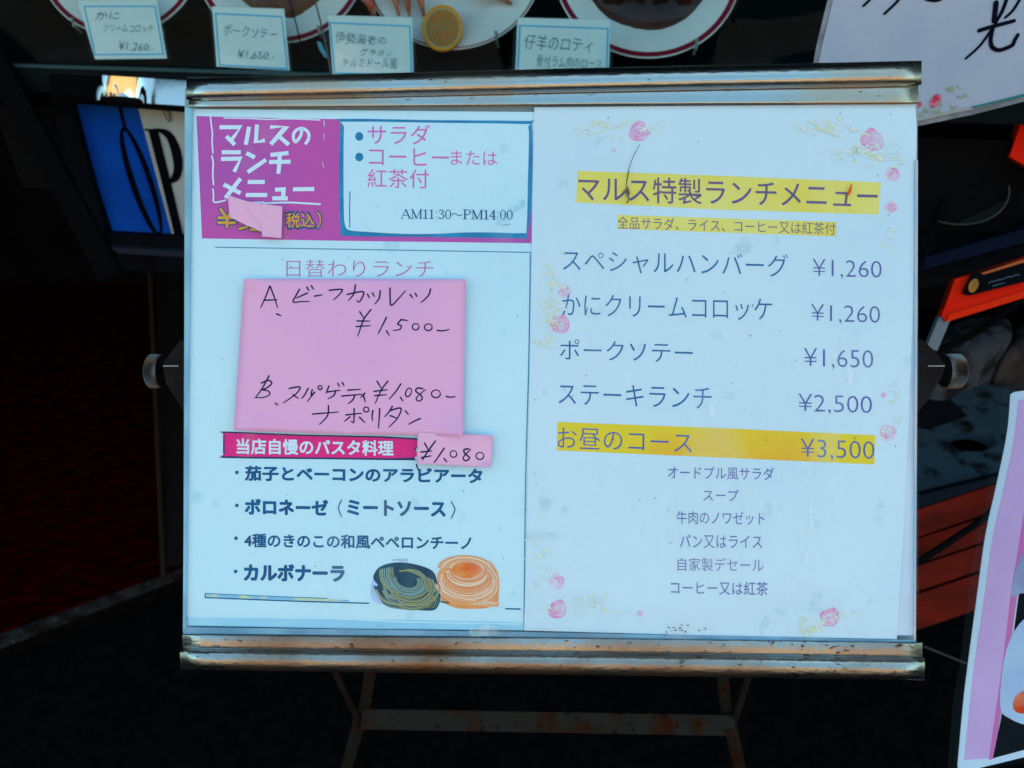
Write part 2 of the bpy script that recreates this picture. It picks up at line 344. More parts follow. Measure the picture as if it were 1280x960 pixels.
# polished trim strip, its tilt shaped along the length for dark, warm and bright reflections
a0, a1 = G.P(80, 92, .02), G.P(560, 124, .02)
V = []; NT = 90
for i_ in range(NT + 1):
    t = i_ / NT; x = 62 + t * 240; KN = ((62, .050), (118, .046), (136, .017), (150, .0145), (172, .0165), (184, .027), (196, .029), (302, .029)); i2 = max(k_ for k_ in range(7) if KN[k_][0] <= x + .01); kt = (x - KN[i2][0]) / (KN[i2 + 1][0] - KN[i2][0]); kt = kt * kt * (3 - 2 * kt); o1 = KN[i2][1] + (KN[i2 + 1][1] - KN[i2][1]) * kt
    for j_ in range(5):
        q = j_ / 4; yy = 90 + t * 15 + q * (31 + t * 1); V.append(G.P(x, yy, .010 + (o1 - .010) * q))
put('steel_trim', V, [(i_ * 5 + j_, i_ * 5 + j_ + 1, i_ * 5 + j_ + 6, i_ * 5 + j_ + 5) for i_ in range(NT) for j_ in range(4)], chrome, show, smooth=True)
put('trim_lip', [G.P(62, 121.5, .024), G.P(302, 138, .024), G.P(302, 146, .020), G.P(62, 127, .020)], [(0, 1, 2, 3)], blackwall, show, solid=.01)
gbox('cabinet_body', -.72, .64, .84, zF - .06, -.46, -.03, blackwall, show)
# sign panel frame below the trim
for z0, px in ((.0, (300, 318)), (.008, (318, 326)), (.0, (326, 346))):
    sheet('lower_frame_rail', G, [[(128 + (px[0] - 300) * .35, px[0] - 9), (520, px[0] + 12), (520, px[1] + 12), (140 + (px[1] - 300) * .35, px[1] - 9)]], -.012 + z0, .02, darkframe if z0 == 0 else mat('frame_highlight', (.02, .024, .04), .5), show)
sheet('corner_post', G, [[(64, 126), (88, 128), (146, 345), (122, 330)]], -.010, .02, darkframe, show)
bar('slanting_strut', at(-30, 30, 1.0), at(140, 345, 1.05), .03, .012, mat('slate_strut', (.0022, .0024, .0032), .6), show)

sg = root('open_sign', G.P(180, 300, -.02), 'blue and white panel sign with tall black serif letters under the showcase', 'sign')
blueS = mat('royal_blue_panel', (.002, .07, .46), .5, c2=(.002, .055, .38), sc=12)
whiteS = mat('off_white_panel', (.44, .46, .46), .5, c2=(.38, .41, .41), sc=20)
blackS = mat('black_letter', (.003, .003, .006), .6)
sheet('blue_panel', G, [[(88, 124), (171, 130), (218, 306), (143, 296)]], -.022, .006, blueS, sg)
sheet('white_panel', G, [[(171.3, 130), (420, 150), (440, 322), (218.3, 306)]], -.022, .006, whiteS, sg)
def oring(cx, cy, rx, ry, sk, n=28): return [(cx + rx * math.cos(a) + sk * math.sin(a), cy + ry * math.sin(a)) for a in [math.tau * i / n for i in range(n)]]
sheet('letter_o', G, [oring(176, 227, 15, 68, 22), oring(176.5, 227, 8, 64, 21.5)], -.0205, .001, blackS, sg)
ink('letter_o_stem', G, [([(149, 128), (152, 145), (156, 160)], 4)], -.0203, blackS, sg, cap=False)
ink('letter_p', G, [([(191, 162), (207, 225), (225, 300)], 12), ([(181, 162), (195, 163)], 2.5), ([(212, 300), (236, 303)], 2.5)], -.0203, blackS, sg, cap=False)
sheet('letter_bowl', G, [smooth_px([(191, 161), (207, 162), (218, 171), (226, 190), (228, 210), (223, 225), (211, 230), (206, 228), (213, 223), (217, 210), (214, 190), (208, 173), (200, 166)], 3, True)], -.0205, .001, blackS, sg)
ink('squiggle', G, [[(202, 133), (206, 143), (211, 152), (213, 142), (208, 134)], [(209, 138), (214, 150)]], -.0202, mat('olive_print', (.12, .13, .08), .6), sg, wd=1.6)

# plates (lathe) with food
def plate(cx, cy, rpx, depth, label, rim=True, tilt=38, thick=.006, rimw=.93):
    c = at(cx, cy, depth); r = rpx / FPX * depth * 1.0
    n = Vector((0, -math.sin(R(90 - tilt)), math.cos(R(90 - tilt)))); f = frame_n(c, n)
    prof = [(0, -.010), (.50, -.010), (.60, -.007), (.66, -.001), (.90, .002), (rimw, .0025), (.985, .003), (1.0, .0022), (.99, -.001), (.65, -.008), (.55, -.016), (0, -.016)]
    N = 64; V = []; F = []; I = []
    for (k, h) in prof: V += [f.w((r * k * math.cos(math.tau * a / N), r * k * math.sin(math.tau * a / N), h)) for a in range(N)]
    for i in range(len(prof) - 1):
        for a in range(N):
            F.append((i * N + a, i * N + (a + 1) % N, (i + 1) * N + (a + 1) % N, (i + 1) * N + a)); I.append(i)
    p = root('dinner_plate', f.w((0, -r, -.01)), label, 'plate', 'plates of food samples in the showcase')
    core = [F[j] for j in range(len(F)) if not (rim and I[j] in (5,))]; rm = [F[j] for j in range(len(F)) if rim and I[j] in (5,)]
    put('dish', V, core, porc, p, smooth=True)
    if rim: put('rim_band', [v + n * .00015 for v in V], rm, rimred, p, smooth=True)
    # little clear easel foot
    tube('easel_foot', [f.w((-r * .5, -r * .9, -.01)), f.w((-r * .48, -r * .92, .012)), f.w((-r * .48, -r * .86, .018))], .0022, mat('clear_acrylic', (.25, .3, .32), .1), p, 6)
    tube('easel_foot', [f.w((r * .5, -r * .9, -.01)), f.w((r * .48, -r * .92, .012)), f.w((r * .48, -r * .86, .018))], .0022, MATS['clear_acrylic'], p, 6)
    return f, r, p
P1 = plate(151, -52, 101, 1.03, 'white plate with dark red rim behind the crab croquette price card, leftmost', rimw=.925)
P2 = plate(352, -48, 107, 1.03, 'white plate with dark red rim and brown cutlet behind the pork saute price card', rimw=.925)
P3 = plate(566, -46, 113, 1.01, 'white plate with lobster and a lemon slice, no wide red rim', rimw=.97)
P4 = plate(809, -40, 118, 1.00, 'white plate with dark red rim and dark brown stew, rightmost', rimw=.93)
def blob(name, f, cx, cy, rx, ry, h, m, parent, seed=0, amp=.12, n=28, rings=7, z0=-.008, lumps=5):
    rnd = random.Random(seed); ph = [rnd.random() * 6.28 for _ in range(6)]; V = [f.w((cx, cy, z0 + h * (1 + amp * .5)))]; F = []
    for k in range(1, rings + 1):
        t = k / rings
        for a in range(n):
            an = math.tau * a / n; q = 1 + amp * (math.sin(an * lumps + ph[0]) * .5 + math.sin(an * 3 + ph[1]) * .5 + math.sin(an * 9 + ph[2]) * .25)
            hh = h * math.sqrt(max(0, 1 - t * t)) * (1 + amp * 1.6 * math.sin(an * 4 + ph[3] + t * 6) * t)
            V.append(f.w((cx + rx * t * q * math.cos(an), cy + ry * t * q * math.sin(an), z0 + hh)))
    F += [(0, 1 + a, 1 + (a + 1) % n) for a in range(n)]
    for k in range(rings - 1):
        F += [(1 + k * n + a, 1 + (k + 1) * n + a, 1 + (k + 1) * n + (a + 1) % n, 1 + k * n + (a + 1) % n) for a in range(n)]
    return put(name, V, F, m, parent, smooth=True)
stew = mat('glossy_dark_stew', (.020, .005, .004), .3, c2=(.05, .010, .006), sc=45, bump=.6, bsc=60, coat=.15, spec=.2)
f, r, p = P4
o = root('stew_sample', f.w((0, -.03, 0)), 'glossy dark brown stew sample spread on the rightmost plate', 'food sample')
blob('sauce', f, 0, -.06 * r, r * .72, r * .70, .006, mat('sauce_edge', (.07, .012, .004), .4, c2=(.05, .010, .006), sc=30), o, 3, .04, z0=-.003)
blob('stew', f, 0, -.06 * r, r * .67, r * .63, .014, stew, o, 5, .06, z0=-.003)
for q in range(7): blob('meat_chunk', f, (q % 4 - 1.5) * r * .25, (-.34 + .2 * (q // 4)) * r, r * .14, r * .10, .012, stew, o, 20 + q, .25, 16, 5, .006)
f, r, p = P2
o = root('pork_cutlet_sample', f.w((0, -.03, 0)), 'brown pork cutlet sample on the second plate', 'food sample')
blob('cutlet', f, .0, -.17 * r, r * .60, r * .52, .02, mat('brown_meat', (.09, .022, .012), .3, c2=(.14, .05, .02), sc=40, bump=.5, bsc=80), o, 8, .1, z0=-.006)
blob('garnish', f, r * .45, -r * .15, r * .16, r * .12, .02, mat('carrot_orange', (.5, .12, .03), .3), o, 9, .15, 16, 5)
f, r, p = P1
o = root('croquette_sample', f.w((0, 0, 0)), 'golden brown croquette sample high on the leftmost plate', 'food sample')
blob('croquette', f, .0, .03, r * .3, r * .2, .03, mat('fried_crumb', (.3, .12, .03), .7, c2=(.18, .06, .02), sc=60, bump=1, bsc=120), o, 12, .1)
blob('sauce', f, .01, -.005, r * .4, r * .3, .006, mat('tomato_sauce', (.3, .03, .02), .2), o, 13, .1)
f, r, p = P3
lob = mat('lobster_red', (.42, .045, .02), .22, c2=(.62, .25, .16), sc=50, coat=.5)
o = root('lobster_sample', f.w((-.03, -.02, 0)), 'red lobster sample with striped tail lying on the third plate', 'food sample')
def pl(px, py, z): return f.P(px, py, z)
for q, (x0, y0, x1, y1, w0) in enumerate(((456, -6, 468, 15, .006), (486, -12, 499, 13, .004), (502, -12, 512, 13, .004), (518, -14, 530, 14, .0045), (590, -14, 640, -2, .005))):
    tube('leg', [pl(x0, y0, .012), pl((x0 + x1) / 2 + 2, (y0 + y1) / 2, .014), pl(x1, y1 + 7, .006)], [w0 * 1.3, w0 * 1.1, w0 * .4], lob, o, 9)
blob('body', f, -.01, .045, r * .62, r * .28, .03, lob, o, 31, .12)
lem = root('lemon_slice', pl(553, 58, .01), 'round lemon slice leaning on the front of the lobster plate', 'lemon slice')
tl_n = (f.z + Vector((0, -.25, -.1))).normalized(); LF = frame_n(pl(553, 35, .016), tl_n)
def disc(name, fr, px, py, rx, ry, z, th, m, parent, n=36): return sheet(name, fr, [ell(px, py, rx, ry, n)], z, th, m, parent)
sheet('rind', LF, [ell(553, 35, 25.5, 29, 40), ell(553, 35, 22.8, 26, 40)], .0015, .005, mat('lemon_rind', (.80, .30, .005), .5, c2=(.7, .24, .005), sc=60, bump=.3, bsc=200), lem)
sheet('pith', LF, [ell(553, 35, 22.8, 26, 40), ell(553, 35, 20.5, 23.5, 40)], .0008, .004, mat('lemon_pith', (.50, .36, .16), .6), lem)
for k in range(9):
    a0_, a1_ = k * 40 + 3, k * 40 + 37
    sheet('segment', LF, [[(553 + 2 * math.cos(R(k * 40 + 20)), 35 + 2 * math.sin(R(k * 40 + 20)))] + ell(553, 35, 19.8, 22.6, 6, 0, a0_, a1_)], .0006, .0038, mat('lemon_flesh', (.40, .17, .02), .4, c2=(.46, .13, .01), sc=60, bump=.4, bsc=160), lem)
disc('membrane', LF, 553, 35, 20.4, 23.3, -.0002, .003, mat('lemon_membrane', (.34, .24, .10), .5), lem)

# price cards
def price_card(q, lines, label, depth, bord):
    c = at((q[0][0] + q[2][0]) / 2, (q[0][1] + q[2][1]) / 2, depth); f = frame_n(c, (-math.sin(YAW) * 0 + .02, -.93, .28))
    b = f.P((q[2][0] + q[3][0]) / 2, (q[2][1] + q[3][1]) / 2)
    p = root('price_card', b, label, 'price card', 'handwritten price cards in the showcase')
    sheet('card', f, [q], 0, .0012, cardm, p)
    sheet('border_line', f, [bord, [((x - sum(t[0] for t in bord) / 4) * (1 - 3.4 / 100) + sum(t[0] for t in bord) / 4, (y - sum(t[1] for t in bord) / 4) * (1 - 3.4 / 66) + sum(t[1] for t in bord) / 4) for x, y in bord]], .0006, .0005, cyanl, p)
    for ln in lines: text('lettering', f, *ln, .0009, pencil, p, off=-.006, shear=.15, jit=.45)
    # acrylic holder
    cx = sum(t[0] for t in q) / 4; cy = sum(t[1] for t in q) / 4
    sheet('holder_sleeve', f, [[(cx + (x - cx) * 1.08, cy + (y - cy) * 1.04) for x, y in q]], .003, .0008, lamf, p)
    return p
price_card([(97, 1), (196, 0), (208.5, 73), (119, 74)], [('かに', 119, 14, 25, 150, 15, 24), ('クリームコロッケ', 129, 30, 40, 192, 31, 41), ('¥1,260.-', 148, 51, 64, 193, 56, 65)], 'cream price card reading crab cream croquette, leftmost and tilted', 1.0, [(104, 7), (194, 7), (205, 68.5), (118, 69)])
price_card([(265, 8), (355, 11), (362, 88), (271, 83)], [('ポークソテー', 279, 29, 44, 346, 37, 49), ('¥1,650.-', 297, 62, 74, 343, 66, 76)], 'cream price card reading pork saute, second from the left', .985, [(268.5, 16), (352.5, 20), (360, 87), (273.5, 82)])
price_card([(410, 19), (515, 22), (517, 95), (416, 93)], [('伊勢海老の', 419, 39, 54, 483, 46, 56), ('グラタン', 450, 60, 69, 492, 64, 70), ('テルミドール風', 428, 74, 83, 496, 73, 86)], 'cream price card reading spiny lobster gratin, third from the left', .965, [(411.5, 27.5), (513, 32), (515.5, 94), (417.5, 92)])
price_card([(647, 22), (763, 25), (761, 95), (644, 93)], [('仔羊のロティ', 656, 42, 61, 741, 48, 66), ('骨付ラム肉のロース', 671, 68, 84, 752, 74, 86)], 'cream price card reading roast lamb, rightmost in front of the stew plate', .95, [(649, 31), (761, 35), (759, 94), (646, 92)])
tube('wire', [at(360, -6, .93), at(369, 25, .93), at(376, 55, .935)], .0008, blackS, show, 6)
tube('wire', [at(392, -6, .90), at(404, 40, .90), at(414, 92, .90)], .0010, mat('grey_wire', (.08, .08, .08), .3), show, 6)
sheet('glass_shard_reflector', G, [[(396, 52), (401, 53), (410, 72), (406, 72), (399, 62)]], -.05, .002, mat('blue_clip', (.1, .45, .6), .3), show)

# ------------------------------------------------------------------ right: laminated notice with brush writing
N1 = frame_n(at(1160, 80, .66), (-.18, -.95, .22))
nb = root('laminated_notice', N1.P(1150, 150), 'lavender laminated notice with black brush writing hanging at the upper right', 'notice')
edge = [(1056, -60), (1027, 60), (1010, 150), (1080, 158), (1148, 151), (1215, 137), (1285, 119), (1340, 100), (1330, -60)]
sheet('paper', N1, [edge], 0, .0012, mat('notice_paper', (.46, .47, .60), .5, c2=(.40, .44, .58), sc=14, bump=.9, bsc=30), nb)
sheet('laminate_margin', N1, [[(1049, -60), (1020, 60), (1003, 158), (1080, 165), (1150, 157), (1217, 143), (1287, 125), (1350, 105), (1345, -60)]], -.0014, .0010, mat('clear_margin', (.34, .34, .40), .25, c2=(.16, .18, .22), sc=30), nb)
brush = mat('black_brush_ink', (.004, .005, .015), .6)
def z5(l, k=4.923, ox=1020, oy=0): return [(ox + x / k, oy + y / k) for x, y in l]
for nm, S in (('brush_character', [(z5([(1108, 18), (1104, 60), (1095, 130)]), 7), (z5([(1185, -40), (1150, 60), (1105, 140)]), 5), (z5([(1270, -30), (1215, 60), (1165, 108)]), 4), (z5([(1005, 188), (1080, 165), (1220, 128)]), 5.4), (z5([(1085, 175), (1010, 280), (922, 360)]), 3.6), (z5([(1090, 165), (1075, 240), (1085, 290), (1130, 308), (1205, 280), (1222, 250), (1242, 215)]), 5.6)]),
              ('brush_character', [(z5([(345, -20), (325, 5), (292, 36)]), 3.6), (z5([(530, -30), (490, 20), (422, 84)]), 3.8)]),
              ('brush_character', [(z5([(680, -8), (730, 2), (770, -6)]), 5)])):
    ink(nm, N1, S, .0006, brush, nb, wd=5, taper=.12)
def rose(fr, cx, cy, r, z, parent, pale=False, seed=0):
    rnd = random.Random(seed); V = []; m, m2 = (rose2, rose1) if pale else (rose1, rose2)
    out = smooth_px([(cx + r * (1 + rnd.uniform(-.22, .12)) * math.cos(a), cy + r * (1 + rnd.uniform(-.22, .12)) * math.sin(a)) for a in [math.tau * i / 11 for i in range(11)]], 3, True)
    a = sheet('rose_print', fr, [out], z, 0, m, parent)
    S = []
    for k in range(14):
        rr = r * (.18 + .74 * (k % 7) / 7); a0 = rnd.random() * 360
        S.append((ell(cx + rnd.uniform(-1, 1), cy + rnd.uniform(-1, 1), rr, rr * .85, 5, 0, a0, a0 + rnd.uniform(60, 150)), rnd.uniform(.5, 1.3) * r / 11))
    ink('petal_lines', fr, S, z + 4e-5, m2, a)
def spray(fr, pts, z, parent, m=leafp, seed=1, ln=9, wd=3.2):
    rnd = random.Random(seed); S = []
    pts = [(x + rnd.gauss(0, 3.5), y + rnd.gauss(0, 2.5)) for x, y in pts for _ in range(3)]
    for (x, y) in pts:
        a = rnd.gauss(.3, .5); l = ln * rnd.uniform(.25, .8)
        S.append(([(x - l * math.cos(a) / 2, y - l * math.sin(a) / 2), (x + rnd.uniform(-1, 1), y + rnd.uniform(-1, 1)), (x + l * math.cos(a) / 2, y + l * math.sin(a) / 2)], wd * rnd.uniform(.4, 1)))
    ink('leaf_print', fr, S, z, m, parent, taper=.6)
nrose = mat('red_rose_print', (.62, .03, .10), .5, c2=(.7, .2, .3), sc=200)
sheet('rose_print', N1, [z5(ell(735, 622, 30, 48, 14, .55))], .0006, 0, nrose, nb)
sheet('rose_print', N1, [z5(ell(625, 640, 26, 24, 12))], .0006, 0, nrose, nb)
spray(N1, z5([(640, 700), (680, 690), (720, 680), (770, 655), (830, 560), (850, 545), (900, 600), (760, 690), (850, 650)]), .0007, nb, mat('olive_leaf_print', (.36, .40, .28), .6), 4, 9, 3)
sheet('bottom_strip', N1, [z5([(960, 655), (1290, 575), (1290, 592), (960, 670)])], .0008, 0, mat('green_strip', (.04, .20, .20), .5), nb)
sheet('bottom_strip', N1, [z5([(610, 728), (955, 655), (955, 668), (610, 750)])], .0008, 0, mat('pale_strip', (.42, .40, .38), .5), nb)

# dark side cabinet with a dark plate inside, orange case, stone, concrete base, slats
K = frame_n(at(1200, 250, 1.0), (-.35, -.9, .35))
cb = root('side_cabinet', K.P(1200, 345, 0), 'black side cabinet with a sloping ledge right of the menu stand', 'cabinet')
sheet('panel', K, [[(1100, 90), (1330, 80), (1330, 290), (1100, 350)]], -.05, .05, mat('black_gloss_panel', (.004, .005, .006), .5, c2=(.007, .006, .006), sc=9), cb)
sheet('ledge', K, [[(1100, 338), (1330, 272), (1330, 290), (1100, 352)]], .0, .10, mat('blue_black_ledge', (.006, .009, .025), .5), cb)
sheet('ledge_front', K, [[(1100, 353), (1330, 291), (1330, 322), (1100, 372)]], -.01, .06, blackwall, cb)
tube('hinge_rod', [K.P(1203, 195, .0), K.P(1178, 255, .0), K.P(1150, 335, .0)], .003, blackS, cb, 8)
dk = root('black_tray', K.P(1190, 285, -.04), 'dark round tray leaning inside the black side cabinet', 'tray')
sheet('tray', K, [ell(1195, 235, 68, 46, 36, .12)], -.015, .008, mat('dark_tray', (.008, .011, .012), .5, c2=(.012, .015, .015), sc=6), dk)
sheet('tray_rim', K, [ell(1195, 235, 68, 46, 36, .12), ell(1195, 235, 66.5, 44.5, 36, .12)], -.008, .004, mat('dark_tray_rim', (.04, .045, .045), .3), dk)
lamp = root('red_lantern', K.P(1275, 215, .02), 'small piece of bright red orange casing at the right edge of the photo', 'casing')
redor = mat('red_orange_plastic', (.95, .016, .001), .5, c2=(.90, .013, .001), sc=8)
sheet('casing', K, [[(1262, 196), (1284, 130), (1330, 110), (1330, 230), (1284, 208)]], .02, .03, redor, lamp)

O = frame_n(at(1230, 380, .80), (-.30, -.85, .45))
oc = root('orange_case', O.P(1230, 400), 'bright orange red case with a black name plate standing right of the menu board', 'case')
sheet('front', O, [[(1194, 349), (1214, 343), (1330, 306), (1330, 358), (1281, 372), (1183, 402.5), (1177, 395)]], 0, .02, redor, oc)
sheet('side_strip', O, [[(1176, 396), (1192, 350), (1196, 350), (1182, 403)]], -.003, .02, mat('dark_orange', (.30, .014, .003), .5), oc)
sheet('lower_bevel', O, [[(1186, 393), (1282, 363), (1330, 346), (1330, 358), (1281, 372), (1183, 402.5)]], .003, .004, mat('orange_bevel', (.98, .028, .002), .5), oc)
sheet('name_plate', O, [smooth_px([(1214, 343), (1218, 341), (1330, 309), (1330, 340), (1212, 369.5), (1205, 368), (1204.5, 364)], 1)], .006, .006, mat('black_plate', (.004, .004, .006), .25), oc)
sheet('orange_edge', O, [[(1226, 341.5), (1330, 308), (1330, 313), (1230, 343)]], .0075, .003, mat('amber_orange', (.55, .10, .01), .4), oc)
em = sheet('emblem', O, [ell(1217, 357, 5.5, 9, 18, .42)], .0072, .001, mat('gold_emblem', (.55, .22, .02), .35), oc)
for k in range(4): ink('emblem_line', O, [[(1213.6 + k * 2.2, 363 - k * .6), (1216 + k * 2.2, 350.5 - k * .3)]], .0074, mat('emblem_dark', (.18, .06, .01), .5), em, wd=.7)
lt = mat('grey_lettering', (.10, .13, .20), .5)
rq = random.Random(2)
ink('worn_lettering', O, [[(1236 + k * 2.3, 353.5 - k * .62 + rq.uniform(-.5, .5)), (1237.4 + k * 2.3, 352.8 - k * .62 + rq.uniform(-.9, .9))] for k in range(17)] + [[(1241 + k * 2.6, 357.5 - k * .7), (1242.4 + k * 2.6, 357 - k * .7)] for k in range(6)], .0066, lt, oc, wd=1.1)
bar('metal_leg', O.P(1179, 398, -.005), O.P(1163, 436, -.005), .012, .006, mat('blue_grey_leg', (.12, .16, .22), .4, .4), oc)

def rocky(name, px, z, th, m, label, cat):
    f = Fz(z); c = f.P(sum(p[0] for p in px) / len(px), sum(p[1] for p in px) / len(px))
    o = sheet(name, f, [smooth_px(px, 4, True)], 0, th, m, None)
    return tag(o, label, cat)
def stone_block(label, px, z, th, m):
    f = Fz(z); r0 = smooth_px(px, 4, True); cx = sum(p[0] for p in r0) / len(r0); cy = sum(p[1] for p in r0) / len(r0); rnd = random.Random(3)
    rings = [(.0, 0.012), (.35, .012), (.7, .008), (.93, 0), (1.0, -.014), (1.03, -th)]; V = []; n = len(r0)
    for k, h in rings: V += [f.P(cx + (x - cx) * k, cy + (y - cy) * k, 0) + Vector((0, 0, h + rnd.uniform(-.002, .002))) for x, y in r0]
    F = [(i * n + a, i * n + (a + 1) % n, (i + 1) * n + (a + 1) % n, (i + 1) * n + a) for i in range(len(rings) - 1) for a in range(n)]
    return tag(put('stone_block', V, F, m, None, smooth=True), label, 'stone')
stone_block('rough grey stone block below the orange case', [(1168, 425), (1188, 404), (1230, 393), (1262, 398), (1268, 415), (1256, 432), (1225, 446), (1196, 458), (1172, 452)], .42, .1, rock_m)
stone_block('small brown grey stone at the right edge beside the grey stone block', [(1272, 405), (1300, 395), (1310, 430), (1290, 440), (1255, 446), (1262, 428)], .40, .1, mat('brown_stone', (.06, .045, .045), .8, c2=(.03, .02, .02), sc=20, bump=.5))
ca = root('power_cable', at(1230, 420, .9), 'thick black cable running over the grey stone under the orange case', 'cable')
tube('cable', [at(1140, 455, .92), at(1175, 437, .90), at(1210, 421, .89), at(1240, 402, .87), at(1290, 362, .84)], .0042, mat('black_rubber', (.004, .004, .005), .6), ca)
CZ = Fz(.34)
cbk = root('concrete_base', CZ.P(1215, 600, -.1), 'stained grey concrete block with a round dark hole right of the menu board', 'concrete block')
hole = ell(1215, 549, 30, 15.5, 28, .08)
outer = smooth_px([(1090, 470), (1150, 462), (1205, 470), (1262, 486), (1330, 510), (1330, 590), (1240, 602), (1150, 624), (1090, 636)], 3, True)
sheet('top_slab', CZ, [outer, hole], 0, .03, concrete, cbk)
sheet('hole_floor', CZ, [ell(1215, 549, 42, 26, 28)], -.06, .01, blackS, cbk)
sheet('dark_patch', CZ, [[(1120, 500), (1165, 478), (1210, 520), (1160, 537), (1120, 530)]], .0012, .001, mat('slab_dark_patch', (.012, .010, .012), .7), cbk)  # darker patch on the slab
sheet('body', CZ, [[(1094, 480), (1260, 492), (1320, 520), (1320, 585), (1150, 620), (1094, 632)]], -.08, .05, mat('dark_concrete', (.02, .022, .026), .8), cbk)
bar('edge_beam', CZ.P(1090, 650, -.01), CZ.P(1330, 590, -.01), .05, .05, mat('blue_black_beam', (.007, .011, .02), .5), cbk, side=(0, -1, .8))

SL = frame_n(at(1190, 700, .95), (-.1, -.75, .62))
sl = root('slatted_crate', SL.P(1190, 780), 'red orange slatted crate on the ground between the menu board and the lower right menu', 'crate')
slm = mat('red_orange_slat', (.15, .007, .0015), .5, c2=(.035, .003, .0015), sc=9, lo=.4, hi=.66, stretch=(1, 3, 3))
ys = [(628, 662), (664, 696), (698, 730), (733, 778)]
for a, b_ in ys:
    sheet('slat', SL, [[(1110, a + 22), (1262, a - 28), (1262, b_ - 30), (1110, b_ + 22)]], random.uniform(-.004, .004), .01, slm, sl)
sheet('backing', SL, [[(1110, 652), (1258, 605), (1258, 745), (1110, 796)]], -.03, .01, blackwall, sl)
c2 = root('thin_cable', SL.P(1190, 670, .02), 'thin black cable crossing the red slatted crate', 'cable')
tube('cable', [SL.P(1120, 720, .02), SL.P(1175, 685, .02), SL.P(1225, 652, .02), SL.P(1280, 600, .02)], .004, MATS['black_rubber'], c2)
wj = root('thin_wire', Fz(.06).P(1180, 815), 'thin pale wire lying on the dark pavement at the lower right', 'wire')
tube('wire', [Fz(.062).P(1155, 808), Fz(.062).P(1180, 818), Fz(.062).P(1215, 832)], .0015, mat('pale_wire', (.08, .08, .085), .5), wj, 6)

# ------------------------------------------------------------------ second laminated menu, lower right
Q = frame_n(at(1240, 720, .52), (-.16, -.72, .68))
m2 = root('laminated_menu', Q.P(1240, 950), 'second laminated menu with lavender band and dish photos at the lower right edge', 'menu')
le = smooth_px([(1263, 493), (1259, 540), (1247, 600), (1232, 668), (1222, 740), (1210, 830), (1204, 880), (1197, 958)], 4)
sheet('page', Q, [le + [(1200, 966), (1290, 944), (1400, 915), (1400, 470), (1268, 490)]], .002, .0008, mat('menu_white', (.62, .74, .84), .5), m2)
band = smooth_px([(1273, 500), (1268, 545), (1256, 605), (1241, 672), (1231, 742), (1218, 830), (1212, 885), (1205, 950)], 4)
sheet('lavender_band', Q, [band + [(1236, 948), (1248, 880), (1262, 760), (1280, 650), (1300, 560), (1310, 495)]], .00212, 0, mat('lavender_print', (.66, .40, .68), .5, c2=(.70, .44, .72), sc=20), m2)
sheet('magenta_edge', Q, [smooth_px([(1280, 640), (1272, 690), (1264, 740), (1253, 830), (1243, 900), (1236, 950)], 4) + [(1243, 948), (1250, 900), (1260, 830), (1272, 740), (1280, 690), (1290, 640)]], .00218, 0, mat('magenta_print', (.68, .18, .44), .5), m2)
sheet('photo_print', Q, [[(1285, 650), (1274, 740), (1262, 830), (1251, 900), (1241, 948), (1400, 905), (1400, 640)]], .00224, 0, mat('dark_photo_print', (.004, .005, .008), .5), m2)
sheet('printed_dish', Q, [smooth_px([(1264, 744), (1275, 742), (1300, 738), (1330, 720), (1330, 690), (1300, 670), (1274, 700)], 4, True)], .0023, 0, mat('print_dish_a', (.50, .54, .70), .5, c2=(.3, .32, .5), sc=30), m2)
sheet('printed_dish', Q, [smooth_px([(1258, 812), (1282, 772), (1320, 760), (1340, 900), (1295, 908), (1262, 898), (1250, 880)], 4, True)], .0023, 0, mat('print_dish_b', (.50, .66, .80), .5, c2=(.44, .54, .74), sc=20), m2)
sheet('printed_food', Q, [smooth_px([(1266, 880), (1272, 868), (1290, 862), (1300, 885), (1285, 892), (1270, 890)], 3, True)], .00238, 0, mat('print_shrimp', (.75, .06, .01), .5, c2=(.8, .2, .1), sc=90), m2)
sheet('laminate', Q, [smooth_px([(1252, 484), (1248, 540), (1238, 600), (1222, 668), (1211, 740), (1199, 830), (1190, 890), (1184, 970)], 4) + [(1290, 952), (1405, 925), (1405, 455), (1262, 482)]], .003, .0006, film_mat('menu_laminate', .08, (.97, .97, .99), .2, 14, base=.003), m2)

